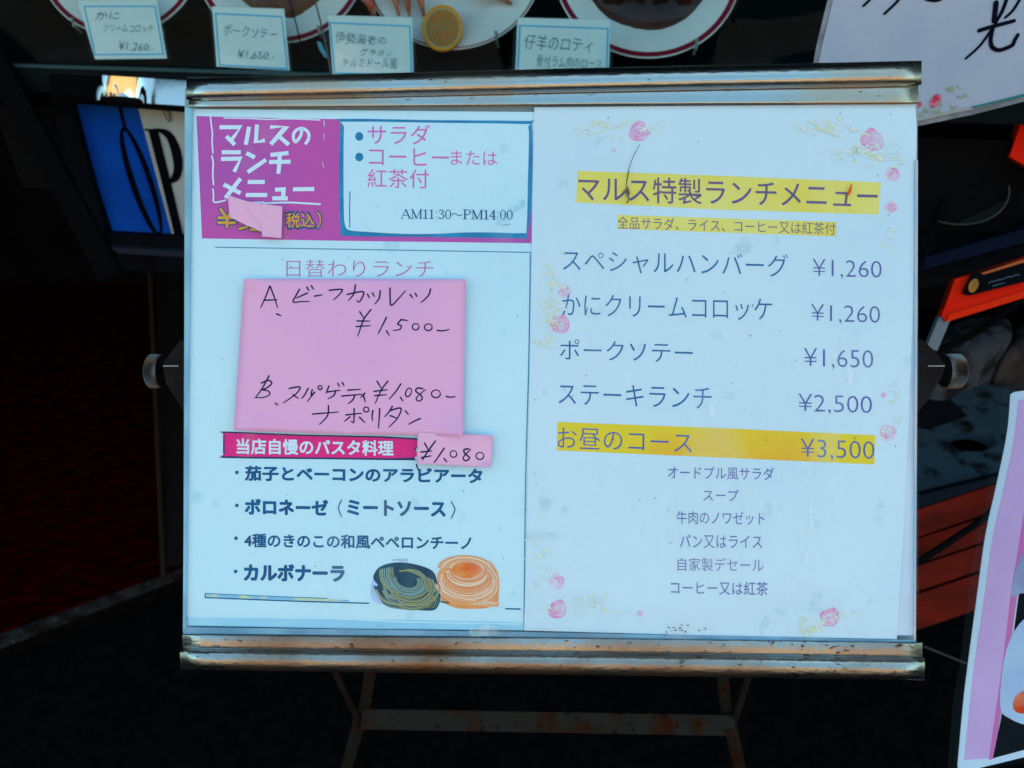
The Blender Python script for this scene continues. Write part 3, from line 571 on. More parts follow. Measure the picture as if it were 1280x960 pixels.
# ------------------------------------------------------------------ the menu stand itself
stand = root('menu_stand', Vector((0, B.o.y + .1, .06)), 'steel menu stand holding the two big laminated menu pages', 'menu stand')
sheet('backing_board', B, [[(231, 110), (1147, 92), (1145, 822), (229, 812)]], -.0015, .004, backing, stand)
def rail(name, tub, fl, xt, xf, m, sgn):
    """pressed steel clamp rail: a round roll (tub = centre and half height at the left and right ends) beside a flat flange (fl = its two edges)"""
    n = 30; V = []; r0 = 1.0
    st = [(R(78 - 150 * k / 22)) for k in range(23)]          # angle of the roll's surface, upwards to downwards
    for s_ in range(n + 1):
        t = s_ / n; cy = tub[0][0] + (tub[1][0] - tub[0][0]) * t; r = tub[0][1] + (tub[1][1] - tub[0][1]) * t; rm = r * PXM
        prof = [(cy - r * math.sin(a) * 1.0, .0015 + rm * math.cos(a) * .95) for a in st]
        y0, y1 = fl[0][0] + (fl[1][0] - fl[0][0]) * t, fl[0][1] + (fl[1][1] - fl[0][1]) * t
        flat = [(y0 + (y1 - y0) * k / 6, .0040 + .0004 * math.sin(k / 6 * math.pi)) for k in range(7)]
        if sgn > 0: prof = prof + [(y0 - .8, .0022)] + flat + [(y1 + .4, .0030)]
        else: prof = [(y0 - .4, .0030)] + flat + [(y1 + .8, .0022)] + prof
        for j_, (y, z) in enumerate(prof):
            q = 0 if (j_ < 23 if sgn > 0 else j_ >= 9) else 1; xa = (xt, xf)[q]
            V.append(B.P(xa[0] + (xa[1] - xa[0]) * t, y + .3 * math.sin(t * 8), z))
    k = len(V) // (n + 1)
    F = [(s_ * k + j_, s_ * k + j_ + 1, (s_ + 1) * k + j_ + 1, (s_ + 1) * k + j_) for s_ in range(n) for j_ in range(k - 1)]
    return put(name, V, F, m, stand, smooth=True, solid=.0008)
rail('top_rail', [(111, 14.5), (90.5, 15.5)], [(126, 134), (107, 129)], (233, 1152), (236, 1148), steel, 1)
rail('bottom_rail', [(824, 13.5), (836.5, 14.5)], [(793, 809), (803, 821)], (225, 1156), (228, 1153), steel_low, -1)
# clamp brackets and knurled knobs either side
for sgn, bx0, bpts, kp in ((-1, 233, [(234, 425), (226, 425), (208, 448), (203, 456), (207, 478), (234, 522)], (203, 187)), (1, 1146, [(1144, 424), (1152, 424), (1170, 440), (1182, 457), (1178, 470), (1160, 500), (1144, 520)], (1180, 1201))):
    br_ = sheet('clamp_bracket', B, [bpts], -.006, .022, bracket, stand)
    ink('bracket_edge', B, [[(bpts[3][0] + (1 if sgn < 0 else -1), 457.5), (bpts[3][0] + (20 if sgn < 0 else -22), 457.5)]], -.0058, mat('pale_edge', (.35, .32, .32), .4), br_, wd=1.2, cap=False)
    A_, B2 = B.P(kp[0], 464, -.018), B.P(kp[1], 464, -.018); ax = (B2 - A_).normalized(); u = B.y; v = ax.cross(u); V = []; F = []; NN = 120
    for h, rr in ((0, .0), (0, .0088), (.0, .0094), (.35, .0098), (.86, .0098), (1.0, .0086), (1.0, 0)):
        for a in range(NN):
            q = rr * (1 + (.035 if a % 2 else -.035) * (1 if .0 < h < .99 else 0)); V.append(A_ + (B2 - A_) * h + (u * math.cos(math.tau * a / NN) + v * math.sin(math.tau * a / NN)) * q)
    F = [(i * NN + a, i * NN + (a + 1) % NN, (i + 1) * NN + (a + 1) % NN, (i + 1) * NN + a) for i in range(6) for a in range(NN)]
    put('clamp_knob', V, F, knobm, stand)
    tube('upright', [B.P(bx0 - sgn * 14, 470, -.02), B.P(bx0 - sgn * 60, 690, -.05)], .006, bracket, stand, 10)
# lower frame: legs and cross bar
def D(px, py, d): return at(px, py, d)
cbL, cbR = D(452, 898, .735), D(918, 906, .725)
bar('cross_bar', cbL, cbR, .0185, .005, rust, stand, side=(0, -.75, .62), bevel=.0008)
tube('cross_bar_lip', [cbL + Vector((0, -.004, -.0085)), cbR + Vector((0, -.004, -.0085))], .0012, mat('worn_bright_edge', (.08, .07, .045), .4, .6), stand, 6)
bar('leg', D(470, 800, .62), D(455, 888, .742), .0095, .004, rust, stand, side=(0, -.75, .62))
bar('leg', D(898, 800, .62), D(908, 892, .735), .0095, .004, rust, stand, side=(0, -.75, .62))
gL, gR = Fz(.06).P(405, 1060), Fz(.06).P(950, 1070)
bar('leg', D(452, 893, .745), gL, .012, .004, rust, stand, side=(0, -.75, .62))
bar('leg', D(911, 900, .735), gR, .012, .004, rust, stand, side=(0, -.75, .62))
bar('brace', D(405, 810, .64), D(453, 912, .752), .005, .003, bracket, stand, side=(0, -.75, .62))
bar('brace', D(945, 815, .64), D(915, 912, .742), .005, .003, bracket, stand, side=(0, -.75, .62))
for x in (470, 898): bar('hinge_plate', B.P(x, 700, -.012), D(x, 812, .60), .012, .004, bracket, stand)

# ------------------------------------------------------------------ left page
zL = .0012; e1 = 8e-5
lp = root('menu_page', B.P(448, 790, zL), 'left cyan white menu page with purple header and pasta picture', 'menu page')
sheet('paper', B, [smooth_px([(240, 136), (450, 138), (668, 140), (668, 460), (660, 788), (440, 786), (233, 782), (234, 460)], 1, True)], zL, .0003, paperL, lp)
sheet('header_panel', B, [[(245.5, 145), (322, 147), (424, 149), (448, 150), (665, 152.5), (664.5, 304), (430, 301), (252.5, 298), (249, 220)]], zL + e1, 0, purple, lp)
Z5 = lambda l, k=5.3333, ox=220, oy=120: [(ox + x / k, oy + y / k) for x, y in l]
zt = zL + 2 * e1
W5 = 27 / 5.3333
pop = {'heading_line': [
 [[(290, 208), (430, 208), (372, 290)], [(335, 268), (392, 325)], [(487, 205), (478, 260), (465, 325)], [(540, 190), (532, 308), (592, 295)], [(627, 207), (735, 205), (632, 322)], [(690, 272), (752, 325)]],
 [[(305, 375), (432, 375)], [(300, 420), (430, 417), (388, 505)], [(470, 380), (525, 410)], [(600, 425), (478, 508)], [(750, 380), (630, 393)], [(620, 440), (765, 438)], [(692, 392), (688, 460), (682, 518)]],
 [[(430, 550), (330, 680)], [(318, 590), (430, 648)], [(478, 573), (592, 573)], [(465, 660), (608, 660)], [(660, 625), (718, 622), (714, 680)], [(642, 682), (745, 682)], [(780, 622), (922, 620)]]]}
for k, L in enumerate(pop['heading_line']):
    ink('heading_line', B, [(Z5(s), W5) for s in L], zt, whitep, lp, cap=False, sm=False)
ink('heading_line', B, [(Z5([(838, 218), (832, 262), (800, 305), (784, 285), (786, 248), (812, 222), (850, 218), (882, 245), (884, 285), (862, 322)]), 3.9)], zt + 2e-5, whitep, lp, cap=False)
ink('chalk_frame', B, [(Z5([(230, 138), (236, 200), (243, 250), (240, 300), (246, 380)]), 1.8), (Z5([(240, 400), (248, 450), (245, 520), (250, 590)]), 2.0), (Z5([(246, 620), (250, 660), (252, 705), (285, 706), (330, 694)]), 1.9), (Z5([(490, 712), (585, 708)]), 2.0), (Z5([(585, 716), (740, 710), (850, 715), (960, 721)]), 2.2), (Z5([(320, 146), (500, 150), (620, 156), (760, 152), (960, 160)]), 1.5), (Z5([(985, 165), (990, 200)]), .9), (Z5([(985, 250), (990, 290)]), .6), (Z5([(975, 440), (985, 480)]), .6)], zt, whitep, lp)
yen = [Z5([(298, 755), (338, 815)]), Z5([(378, 757), (340, 815), (340, 872)]), Z5([(285, 812), (392, 812)]), Z5([(285, 845), (392, 845)]), Z5([(425, 885), (470, 872)]), Z5([(500, 890), (560, 893)])]
ink('price_outline', B, [(s, 6.2) for s in yen], zt, navy, lp, sm=False); ink('price_mark', B, [(s, 3.6) for s in yen], zt + 6e-5, orangep, lp, sm=False)
text('price_outline', B, '税込', 356.5, 264.5, 286, 394, 265, 286, zt, navy, lp, bold=1.4)
text('price_lettering', B, '税込', 357.5, 266, 284.5, 393, 266.5, 284.5, zt + 7e-5, orangep, lp, bold=.3)
ink('price_outline', B, [(Z5([(944, 775), (962, 800), (962, 850), (944, 882)]), 4.0)], zt, navy, lp); ink('price_mark', B, [(Z5([(944, 777), (960, 802), (960, 848), (944, 880)]), 1.6)], zt + 6e-5, orangep, lp)
Z6 = lambda l, k=4.923, ox=420, oy=140: [(ox + x / k, oy + y / k) for x, y in l]
sheet('info_box_border', B, [smooth_px(Z6([(45, 42), (600, 50), (1165, 55), (1205, 72), (1210, 300), (1200, 600), (1172, 770), (1140, 777), (500, 768), (70, 762), (28, 720), (18, 500), (20, 250), (28, 70)]), 3, True)], zt, 0, bluep, lp)
sheet('info_box', B, [smooth_px(Z6([(64, 60), (600, 66), (1150, 74), (1182, 90), (1187, 180), (1180, 450), (1173, 715), (1150, 745), (1000, 742), (800, 741), (600, 750), (400, 750), (200, 738), (85, 728), (56, 695), (48, 600), (46, 300), (50, 90)]), 3, True)], zt + e1, 0, paperL, lp)
zb = zt + 2 * e1
for cy in (150, 277): sheet('bullet', B, [Z6(ell(143, cy, 25, 27, 20))], zb, 0, bluep, lp)
T6 = lambda s, x0, t0, b0, x1, t1, b1, m, off=0, nm='lettering': text(nm, B, s, 420 + x0 / 4.923, 140 + t0 / 4.923, 140 + b0 / 4.923, 420 + x1 / 4.923, 140 + t1 / 4.923, 140 + b1 / 4.923, zb, m, lp, off)
T6('サラダ', 195, 78, 200, 578, 78, 200, pinkt); T6('コーヒー', 203, 218, 325, 695, 228, 335, pinkt)
T6('または', 706, 236, 325, 992, 240, 328, pinkt); T6('紅茶付', 193, 350, 466, 572, 352, 470, pinkt)
# opening hours in a serif face, built stroke by stroke
def serif(s, x0, y0, h, adv, dy):
    S = []; x = x0
    th, tn = h * .15, h * .055
    G_ = {'A': (.86, [([(0.06, 0), (.42, 1)], tn), ([(.42, 1), (.78, 0)], th), ([(.2, .34), (.62, .34)], tn), ([(0, 0), (.2, 0)], tn), ([(.62, 0), (.92, 0)], tn)]),
          'M': (1.02, [([(.14, 0), (.14, 1)], tn), ([(.14, 1), (.5, 0)], th), ([(.5, 0), (.86, 1)], tn), ([(.86, 0), (.86, 1)], th), ([(0, 0), (.28, 0)], tn), ([(.72, 0), (1.0, 0)], tn), ([(0, 1), (.2, 1)], tn), ([(.82, 1), (1.0, 1)], tn)]),
          'P': (.74, [([(.18, 0), (.18, 1)], th), ([(.03, 0), (.36, 0)], tn), ([(.03, 1), (.4, 1), (.62, .9), (.66, .74), (.58, .56), (.4, .48), (.2, .48)], tn * 1.4), ([(.63, .86), (.63, .62)], th * .8)]),
          '1': (.52, [([(.26, 0), (.26, .98)], th), ([(.08, .86), (.24, .98)], tn), ([(.08, 0), (.44, 0)], tn)]),
          '3': (.56, [([(.08, .8), (.2, .97), (.4, .93), (.42, .72), (.24, .54), (.44, .44), (.48, .22), (.3, .01), (.1, .06), (.06, .2)], tn * 1.5), ([(.42, .9), (.42, .68)], th * .7), ([(.46, .42), (.46, .14)], th * .7)]),
          '0': (.58, [([(.3, 1), (.46, .85), (.52, .5), (.46, .15), (.3, 0), (.14, .15), (.08, .5), (.14, .85), (.3, 1)], tn * 1.3), ([(.1, .76), (.1, .24)], th * .8), ([(.5, .76), (.5, .24)], th * .8)]),
          '4': (.58, [([(.4, 0), (.4, 1)], th), ([(.4, .98), (.04, .3)], tn), ([(.04, .3), (.54, .3)], tn), ([(.26, 0), (.54, 0)], tn)]),
          ':': (.30, [([(.12, .72), (.16, .72)], th * 1.3), ([(.12, .18), (.16, .18)], th * 1.3)]),
          '~': (.98, [([(.05, .42), (.2, .58), (.4, .55), (.6, .38), (.8, .38), (.93, .52)], tn * 1.4)])}
    for ch in s:
        wd_, st_ = G_[ch]
        for pts, w_ in st_: S.append(([(x + p[0] * h * adv, y0 + dy * (x - x0) - p[1] * h) for p in pts], max(w_, .8)))
        x += wd_ * h * adv
    return S, x
S_, xe = serif('AM11:30~PM14:00', 0, 0, 12, 1, 0)
adv_ = 140.2 / xe; S_, xe = serif('AM11:30~PM14:00', 501, 273, 11.4, adv_ * 12 / 11.4, .009)
ink('opening_hours', B, S_, zb, navy, lp, cap=False)
ink('thin_rule', B, [Z6([(86, 490), (84, 600), (85, 710)])], zb, navy, lp, wd=1.1)
sheet('smudge', B, [smooth_px(Z6([(985, 690), (1000, 655), (1060, 590), (1120, 545), (1160, 540), (1165, 570), (1140, 600), (1100, 620), (1075, 660), (1070, 695), (1020, 702)]), 3, True)], zb + 3e-5, 0, mat('pale_smudge', (.44, .66, .80), .6, c2=(.55, .79, .90), sc=160, lo=.42, hi=.55), lp)
ink('smudge', B, [Z6([(980, 682), (990, 700), (1070, 690)])], zb + 4.5e-5, smudge, lp, wd=1.6)
# rules of the inner box
ink('box_rule', B, [([(269, 309), (460, 312), (663, 315.5)], 1.1), ([(663, 315.5), (661, 450), (657, 600), (655, 786)], 1.3)], zt, mat('blue_rule', (.05, .25, .40), .5), lp)
text('subheading', B, '日替わりランチ', 358, 324.5, 346, 542, 324.5, 347, zt, mat('magenta_text', (.62, .16, .46), .5), lp, off=-.012)
# pasta banner
Z8 = lambda l, k=2.909, ox=230, oy=530: [(ox + x / k, oy + y / k) for x, y in l]
sheet('banner_outline', B, [smooth_px(Z8([(150, 27), (420, 38), (842, 51), (843, 90), (838, 128), (826, 132), (500, 128), (155, 124), (143, 112), (142, 60), (143, 35)]), 3, True)], zt, 0, dnavy, lp)
sheet('banner', B, [smooth_px(Z8([(155, 33), (420, 43), (834, 56), (836, 90), (832, 122), (500, 121), (158, 117), (149, 108), (148, 60), (149, 38)]), 3, True)], zt + e1, 0, redp, lp)
text('banner_lettering', B, '当店自慢のパスタ料理', 296, 548.5, 567, 491.5, 551, 569.5, zb, whitep, lp, bold=.55)
for s, x0, t0, b0, x1, t1, b1, of in (('茄子とベーコンのアラビアータ', 306, 582, 601, 603, 585.5, 605, .75), ('ボロネーゼ', 306, 623, 643, 410, 625, 644.5, .95), ('ミートソース', 434, 624.5, 644, 557, 626.5, 646, .9), ('4種のきのこの和風ペペロンチーノ', 305, 666.5, 684.5, 589.5, 670, 688, .48), ('カルボナーラ', 305, 705, 726, 430.5, 706, 727, 1.1)):
    text('dish_name', B, s, x0 + .7, t0 + .7, b0 - .7, x1 - .7, t1 + .7, b1 - .7, zt, navy, lp, bold=of)
ink('bracket_mark', B, [([(427, 625), (423, 635), (427, 646)], 1.4), ([(564, 627), (568.5, 637), (564, 648)], 1.4)], zt, navy, lp)
for i, (x, y) in enumerate(((296, 590.5), (296, 631.8), (295, 672.8), (294.5, 714.3))): sheet('bullet', B, [ell(x, y, 2.3, 2.3, 12)], zt, 0, navy, lp)
sheet('border_strip', B, [Z8([(78, 617), (600, 640), (600, 646), (78, 630)])], zt, 0, mat('mottled_strip', (.25, .52, .74), .5, c2=(.60, .70, .45), sc=90, lo=.45, hi=.55), lp)
ink('border_rule', B, [(Z8([(77, 631), (400, 644), (672, 652)]), 1.5), (Z8([(77, 616), (77, 631)]), 1.2), (Z8([(77, 616), (330, 627), (520, 634)]), .7), (Z8([(1170, 672), (1222, 673)]), 1.6)], zt + 2e-5, navy, lp)
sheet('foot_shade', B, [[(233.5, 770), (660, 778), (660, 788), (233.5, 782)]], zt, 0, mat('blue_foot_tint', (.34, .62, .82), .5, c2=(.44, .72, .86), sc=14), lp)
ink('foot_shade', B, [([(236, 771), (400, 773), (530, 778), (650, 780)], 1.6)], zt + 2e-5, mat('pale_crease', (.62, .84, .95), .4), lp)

# printed pasta nests
ZP = lambda x, y: (450 + x / 6.737, 690 + y / 6.733)
rnd = random.Random(11)
pic = sheet('pasta_picture', B, [smooth_px([ZP(*p) for p in ((95, 260), (150, 220), (300, 250), (640, 300), (600, 470), (400, 470), (250, 450), (110, 410))], 3, True)], zt, 0, mat('violet_shadow_print', (.44, .52, .80), .5, c2=(.50, .66, .88), sc=60), lp)
sheet('green_nest', B, [smooth_px([ZP(*p) for p in ((110, 215), (160, 130), (270, 92), (400, 92), (540, 125), (620, 170), (655, 260), (680, 360), (665, 440), (620, 490), (500, 490), (350, 478), (270, 455), (180, 380), (120, 300), (150, 280))], 4, True)], zt + 3e-5, 0, mat('dark_green_print', (.008, .035, .075), .5, c2=(.02, .07, .11), sc=120), lp)
gm = [mat('olive_strand', (.22, .26, .16), .5), mat('grey_green_strand', (.24, .38, .38), .5), mat('deep_blue_strand', (.05, .14, .22), .5), mat('khaki_strand', (.40, .36, .16), .5)]
SG = [[] for _ in gm]
def bundle(L, fn, n, sp, w0, cols):
    """n strands side by side; fn(k) gives the path of the strand shifted k"""
    for k in range(n): L[cols[rnd.randrange(len(cols))]].append((fn(k * sp), w0 * rnd.uniform(.75, 1.2)))
for i in range(9):
    k = i / 8; cx, cy = 395 + 30 * k, 235 + 50 * k; rx, ry = 95 + 140 * k, 66 + 112 * k; a0 = rnd.uniform(-60, -10); a1 = rnd.uniform(130, 205); rt = rnd.uniform(.1, .35)
    bundle(SG, lambda o: [ZP(*q) for q in ell(cx, cy, rx + o, ry + o, 10, rt, a0 + o * .3, a1 - o * .2)], 2, 10, 1.7, (0, 1, 3, 0))
bundle(SG, lambda o: [ZP(170 + o, 150 - o * .2), ZP(175 + o * 1.1, 230), ZP(235 + o, 310), ZP(330 + o * .3, 345)], 7, 17, 2.0, (1, 0, 3, 1))
bundle(SG, lambda o: [ZP(335 + o, 160 - o * .2), ZP(430 + o, 165), ZP(530 + o * .6, 225 + o * .2), ZP(560 + o * .5, 330 + o * .4)], 5, 17, 1.5, (3, 1, 2))
bundle(SG, lambda o: [ZP(120 + o * .6, 290 + o), ZP(200 + o * .3, 385 + o), ZP(360, 415 + o), ZP(530, 410 + o * 1.1), ZP(640 + o * .1, 340 + o)], 5, 15, 1.8, (0, 3, 2))
bundle(SG, lambda o: [ZP(590 + o, 300 + o), ZP(612 + o, 380 + o * .3), ZP(575 + o, 470)], 4, 18, 1.3, (3, 0))
def strands(nm, S, z, dark, light, parent):
    ink(nm + '_shadows', B, [(a, w_ + .7) for a, w_ in S], z, dark, parent, taper=.1)
    ink(nm, B, [(a, w_) for a, w_ in S], z + 3e-6, light, parent, taper=.15)
for k, S in enumerate(SG): strands('green_strands', [(a, w_) for a, w_ in S], zt + (6 + k * 7) * 1e-5, MATS['deep_green_shadow'] if 'deep_green_shadow' in MATS else mat('deep_green_shadow', (.003, .015, .04), .5), gm[k], lp)
zo = zt + 2e-5
sheet('orange_nest', B, [smooth_px([ZP(*p) for p in ((655, 180), (710, 110), (800, 65), (880, 52), (980, 60), (1070, 105), (1150, 150), (1172, 240), (1168, 360), (1150, 430), (1060, 472), (880, 478), (780, 462), (690, 410), (690, 320), (655, 250))], 4, True)], zo, 0, mat('orange_nest_print', (.93, .26, .06), .5, c2=(.93, .38, .14), sc=120), lp)
om = [mat('salmon_strand', (.95, .50, .32), .5), mat('pale_strand', (.95, .72, .52), .5), mat('deep_orange_strand', (.95, .32, .08), .5), mat('peach_strand', (.95, .44, .18), .5)]
SO = [[] for _ in om]
for i in range(8):
    k = i / 7; cx, cy = 900 + rnd.uniform(-8, 8), 150 + 115 * k; rx, ry = 130 + 118 * k, 72 + 88 * k; a0, a1 = rnd.uniform(-12, 12), rnd.uniform(165, 195)
    bundle(SO, lambda o: [ZP(*q) for q in ell(cx, cy, rx + o, ry + o, 10, .06, a0, a1)], 2, 12, 1.9, (0, 1, 3, 2, 0))
for i in range(4):
    bundle(SO, lambda o: [ZP(*q) for q in ell(900, 150, 130 + i * 32 + o, 72 + i * 12 + o * .5, 10, .06, 185, 350)], 2, 13, 1.8, (0, 1, 3))
bundle(SO, lambda o: [ZP(680 + o * .4, 310 + o), ZP(800, 360 + o), ZP(960, 395 + o * .8), ZP(1160, 430 + o * .3)], 5, 17, 2.1, (0, 3, 1, 2))
bundle(SO, lambda o: [ZP(1040 + o, 150 - o * .2), ZP(1090 + o, 220), ZP(1060 + o, 300)], 5, 16, 1.1, (1, 0, 3))
for k, S in enumerate(SO): strands('orange_strands', [(a, w_) for a, w_ in S], zo + (5 + k * 7) * 1e-5, mat('burnt_orange_shadow', (.85, .14, .02), .5), om[k], lp)
sheet('nest_hollow', B, [smooth_px([ZP(*p) for p in ((775, 150), (820, 108), (900, 95), (980, 105), (1025, 140), (1000, 190), (920, 218), (830, 205))], 4, True)], zo + 3.4e-4, 0, mat('nest_hollow_print', (.92, .14, .01), .5, c2=(.95, .28, .05), sc=150), lp)
ink('tiny_caption', B, [[ZP(280, 62), ZP(284, 74)], [ZP(300, 66), ZP(312, 66)], [ZP(330, 60), ZP(326, 74)], [ZP(350, 58), ZP(346, 78)], [ZP(370, 60), ZP(366, 80)], [ZP(395, 58), ZP(390, 82)]], zt, mat('violet_caption', (.35, .18, .60), .5), lp, wd=1.1)
ink('tiny_caption', B, [[ZP(680, 415), ZP(700, 425)], [ZP(708, 420), ZP(722, 428)], [ZP(730, 422), ZP(748, 428)]], zt + 4e-4, dnavy, lp, wd=1.4)

# ------------------------------------------------------------------ spare white sheet behind the right page, right page
zS = .0012
spn = tag(sheet('spare_sheet', B, [[(1040, 300), (1143, 210), (1142.5, 794), (1030, 794)]], zS, .0003, under, None), 'plain white sheet peeking out at the right edge behind the right menu page', 'paper sheet')
zR = .0018
rp = root('menu_page', B.P(890, 800, zR), 'right menu page with yellow highlighted headings and faded pink roses', 'menu page')
sheet('paper', B, [[(668, 134), (900, 132), (1144, 130), (1146, 160), (1141, 400), (1131, 640), (1121, 799), (900, 795), (655, 788), (659, 640), (663, 400)]], zR, .0003, paperR, rp)
zt = zR + e1
sheet('highlight_bar', B, [[(722, 213.5), (910, 220), (1101, 228), (1098.5, 268), (900, 262), (720, 253)]], zt, 0, yellowp, rp)
sheet('highlight_bar', B, [[(772, 268.5), (1045.5, 277.5), (1045, 295.5), (771.5, 286)]], zt, 0, yellowp, rp)
sheet('highlight_bar', B, [[(697, 527.5), (900, 535), (1094, 544), (1093, 580.5), (880, 571), (696, 563)]], zt, 0, yellow3, rp)
z1 = zt + e1
for s, x0, t0, b0, x1, t1, b1, m, of, nm in (
    ('マルス特製ランチメニュー', 723, 219, 251.5, 1097, 229, 262, brownp, .004, 'heading'),
    ('全品サラダ、ライス、コーヒー又は紅茶付', 772, 270.5, 286, 1044.5, 278.5, 293.5, brownp, -.004, 'subheading'),
    ('スペシャルハンバーグ', 703.5, 311, 339, 985, 318, 347, teal, -.008, 'dish_name'), ('¥1,260', 1016, 323.5, 348, 1102, 325.5, 350.5, viol, -.014, 'price'),
    ('かにクリームコロッケ', 702.5, 367, 395, 965, 373, 401, teal, -.008, 'dish_name'), ('¥1,260', 1014, 380, 404, 1100, 382, 407, viol, -.014, 'price'),
    ('ポークソテー', 700, 423.5, 449, 866, 428, 453.5, teal, -.006, 'dish_name'), ('¥1,650', 1005, 435, 461, 1091.5, 437, 463.5, viol, -.012, 'price'),
    ('ステーキランチ', 698, 479, 505, 889.5, 484, 511.5, teal, -.006, 'dish_name'), ('¥2,500', 998, 492, 517, 1090, 494.5, 520, viol, -.012, 'price'),
    ('お昼のコース', 697, 534, 560, 865, 541, 566.5, viol, -.006, 'dish_name'), ('¥3,500', 1001, 548, 574.5, 1093, 551, 577.5, viol, -.012, 'price'),
    ('オードプル風サラダ', 835, 582, 598.5, 967.5, 584.5, 600.5, viol, .0, 'course_line'), ('スープ', 879, 611.5, 626, 923.5, 612, 626.5, viol, .0, 'course_line'),
    ('牛肉のノワゼット', 846, 638.5, 655, 956, 640, 656.5, viol, .0, 'course_line'), ('パン又はライス', 850, 668, 685, 952.5, 669, 686, viol, 0, 'course_line'),
    ('自家製デセール', 847, 697, 713.5, 954.5, 698, 715, mat('mauve_print', (.24, .18, .44), .5), -.002, 'course_line'), ('コーヒー又は紅茶', 838.5, 726, 743, 960, 727.5, 744.5, viol, .0, 'course_line')):
    text(nm, B, s, x0, t0, b0, x1, t1, b1, z1, m, rp, off=of)
zr = zt
for i, (x, y, r_, pale) in enumerate(((799, 165, 13, 0), (1091, 175.5, 15, 0), (1116, 218, 10, 1), (1114, 259, 8, 1), (706, 364, 9, 1), (700, 405, 12, 0), (1110, 541, 11, 1), (696, 727, 11, 1), (697, 762, 13, 0), (1037, 772, 13, 0), (767, 188, 3, 1), (1105, 494, 4, 1), (800, 767, 4, 1))):
    rose(B, x, y, r_, zr, rp, bool(pale), i)
def scatter(x, y, dx, dy, n): return [(x + rnd.gauss(0, dx), y + rnd.gauss(0, dy)) for _ in range(n)]
spray(B, scatter(760, 160, 20, 7, 26) + scatter(815, 160, 8, 4, 7) + scatter(1035, 160, 22, 6, 26) + scatter(1080, 192, 22, 7, 26) + scatter(1115, 200, 10, 7, 8) + scatter(1112, 295, 5, 14, 8), zr + 1e-4, rp, leafp, 3, 8, 2.6)
spray(B, scatter(692, 345, 6, 12, 14) + scatter(688, 385, 8, 16, 20) + scatter(682, 425, 6, 9, 10) + scatter(1115, 520, 5, 22, 14) + scatter(677, 705, 6, 22, 16) + scatter(735, 755, 18, 10, 26) + scatter(1015, 782, 10, 8, 12) + scatter(1050, 768, 9, 8, 6), zr + 1e-4, rp, leafp, 5, 8, 2.6)
spray(B, scatter(1080, 190, 12, 5, 8) + scatter(1030, 158, 10, 3, 5) + scatter(1012, 788, 5, 4, 5) + scatter(690, 385, 4, 12, 6), zr + 5e-4 - 2.4e-4, rp, mat('ochre_leaf_print', (.86, .78, .46), .5), 9, 7, 2.2)

# ------------------------------------------------------------------ clear cover, tape, grime, painted glare
zF_ = .0032
cv = root('clear_cover', B.P(690, 800, zF_), 'clear plastic cover sheet over both menu pages with brown drip and specks', 'plastic cover')
NX, NY = 40, 30; V = []; F = []
x0y = lambda u, v: (230 + u * (1148 - 230) + (1 - u) * (1 - v) * 7, 133 + v * (795 - 133) + u * v * 8 - (1 - v) * u * 4)
for j in range(NY + 1):
    for i in range(NX + 1):
        u, v = i / NX, j / NY; px, py = x0y(u, v)
        V.append(B.P(px, py, zF_ + .00025 * math.sin(u * 11 + v * 3) * math.sin(v * 9 + u * 4) + .00012 * math.sin(u * 31 + v * 17)))
F = [(j * (NX + 1) + i, (j + 1) * (NX + 1) + i, (j + 1) * (NX + 1) + i + 1, j * (NX + 1) + i + 1) for j in range(NY) for i in range(NX)]
put('film', V, F, film, cv, smooth=True)
sheet('left_fold', B, [[(231, 134), (240, 134), (236, 470), (232.5, 790), (228.5, 790), (231, 470)]], zF_ - .0004, .0006, mat('folded_film', (.28, .52, .66), .3, c2=(.20, .40, .55), sc=30), cv)
sheet('bottom_fold', B, [[(229, 784), (655, 790), (1122, 800), (1144, 800), (1144, 804), (655, 796), (229, 792)]], zF_ - .0004, .0006, mat('folded_film_low', (.14, .28, .42), .3, c2=(.24, .42, .56), sc=30), cv)
sheet('right_fold', B, [[(1144, 200), (1147.5, 200), (1146.5, 500), (1144.5, 800), (1142.5, 800)]], zF_ - .0004, .0006, mat('pink_film_edge', (.62, .52, .58), .4, c2=(.40, .48, .60), sc=25, c3=(.72, .66, .5), sc3=60), cv)
for i, q in enumerate(([(612, 783), (693, 785), (692, 799), (640, 797), (612, 794)], [(585, 786), (612, 780), (618, 794), (590, 796)], [(655, 664), (698, 666), (698, 675), (655, 674)], [(693, 788), (780, 790), (778, 801), (693, 799)])):
    sheet('tape_piece', B, [q], zF_ + .0012, .0001, tapem, cv)
zg = zF_ + .0008
glare_m = film_mat('painted_glare', .3, (1, 1, 1), .3, 60, base=.03, haze=.75)  # pale streaks painted on as glare reflected in the cover
rnd = random.Random(21); STK = []
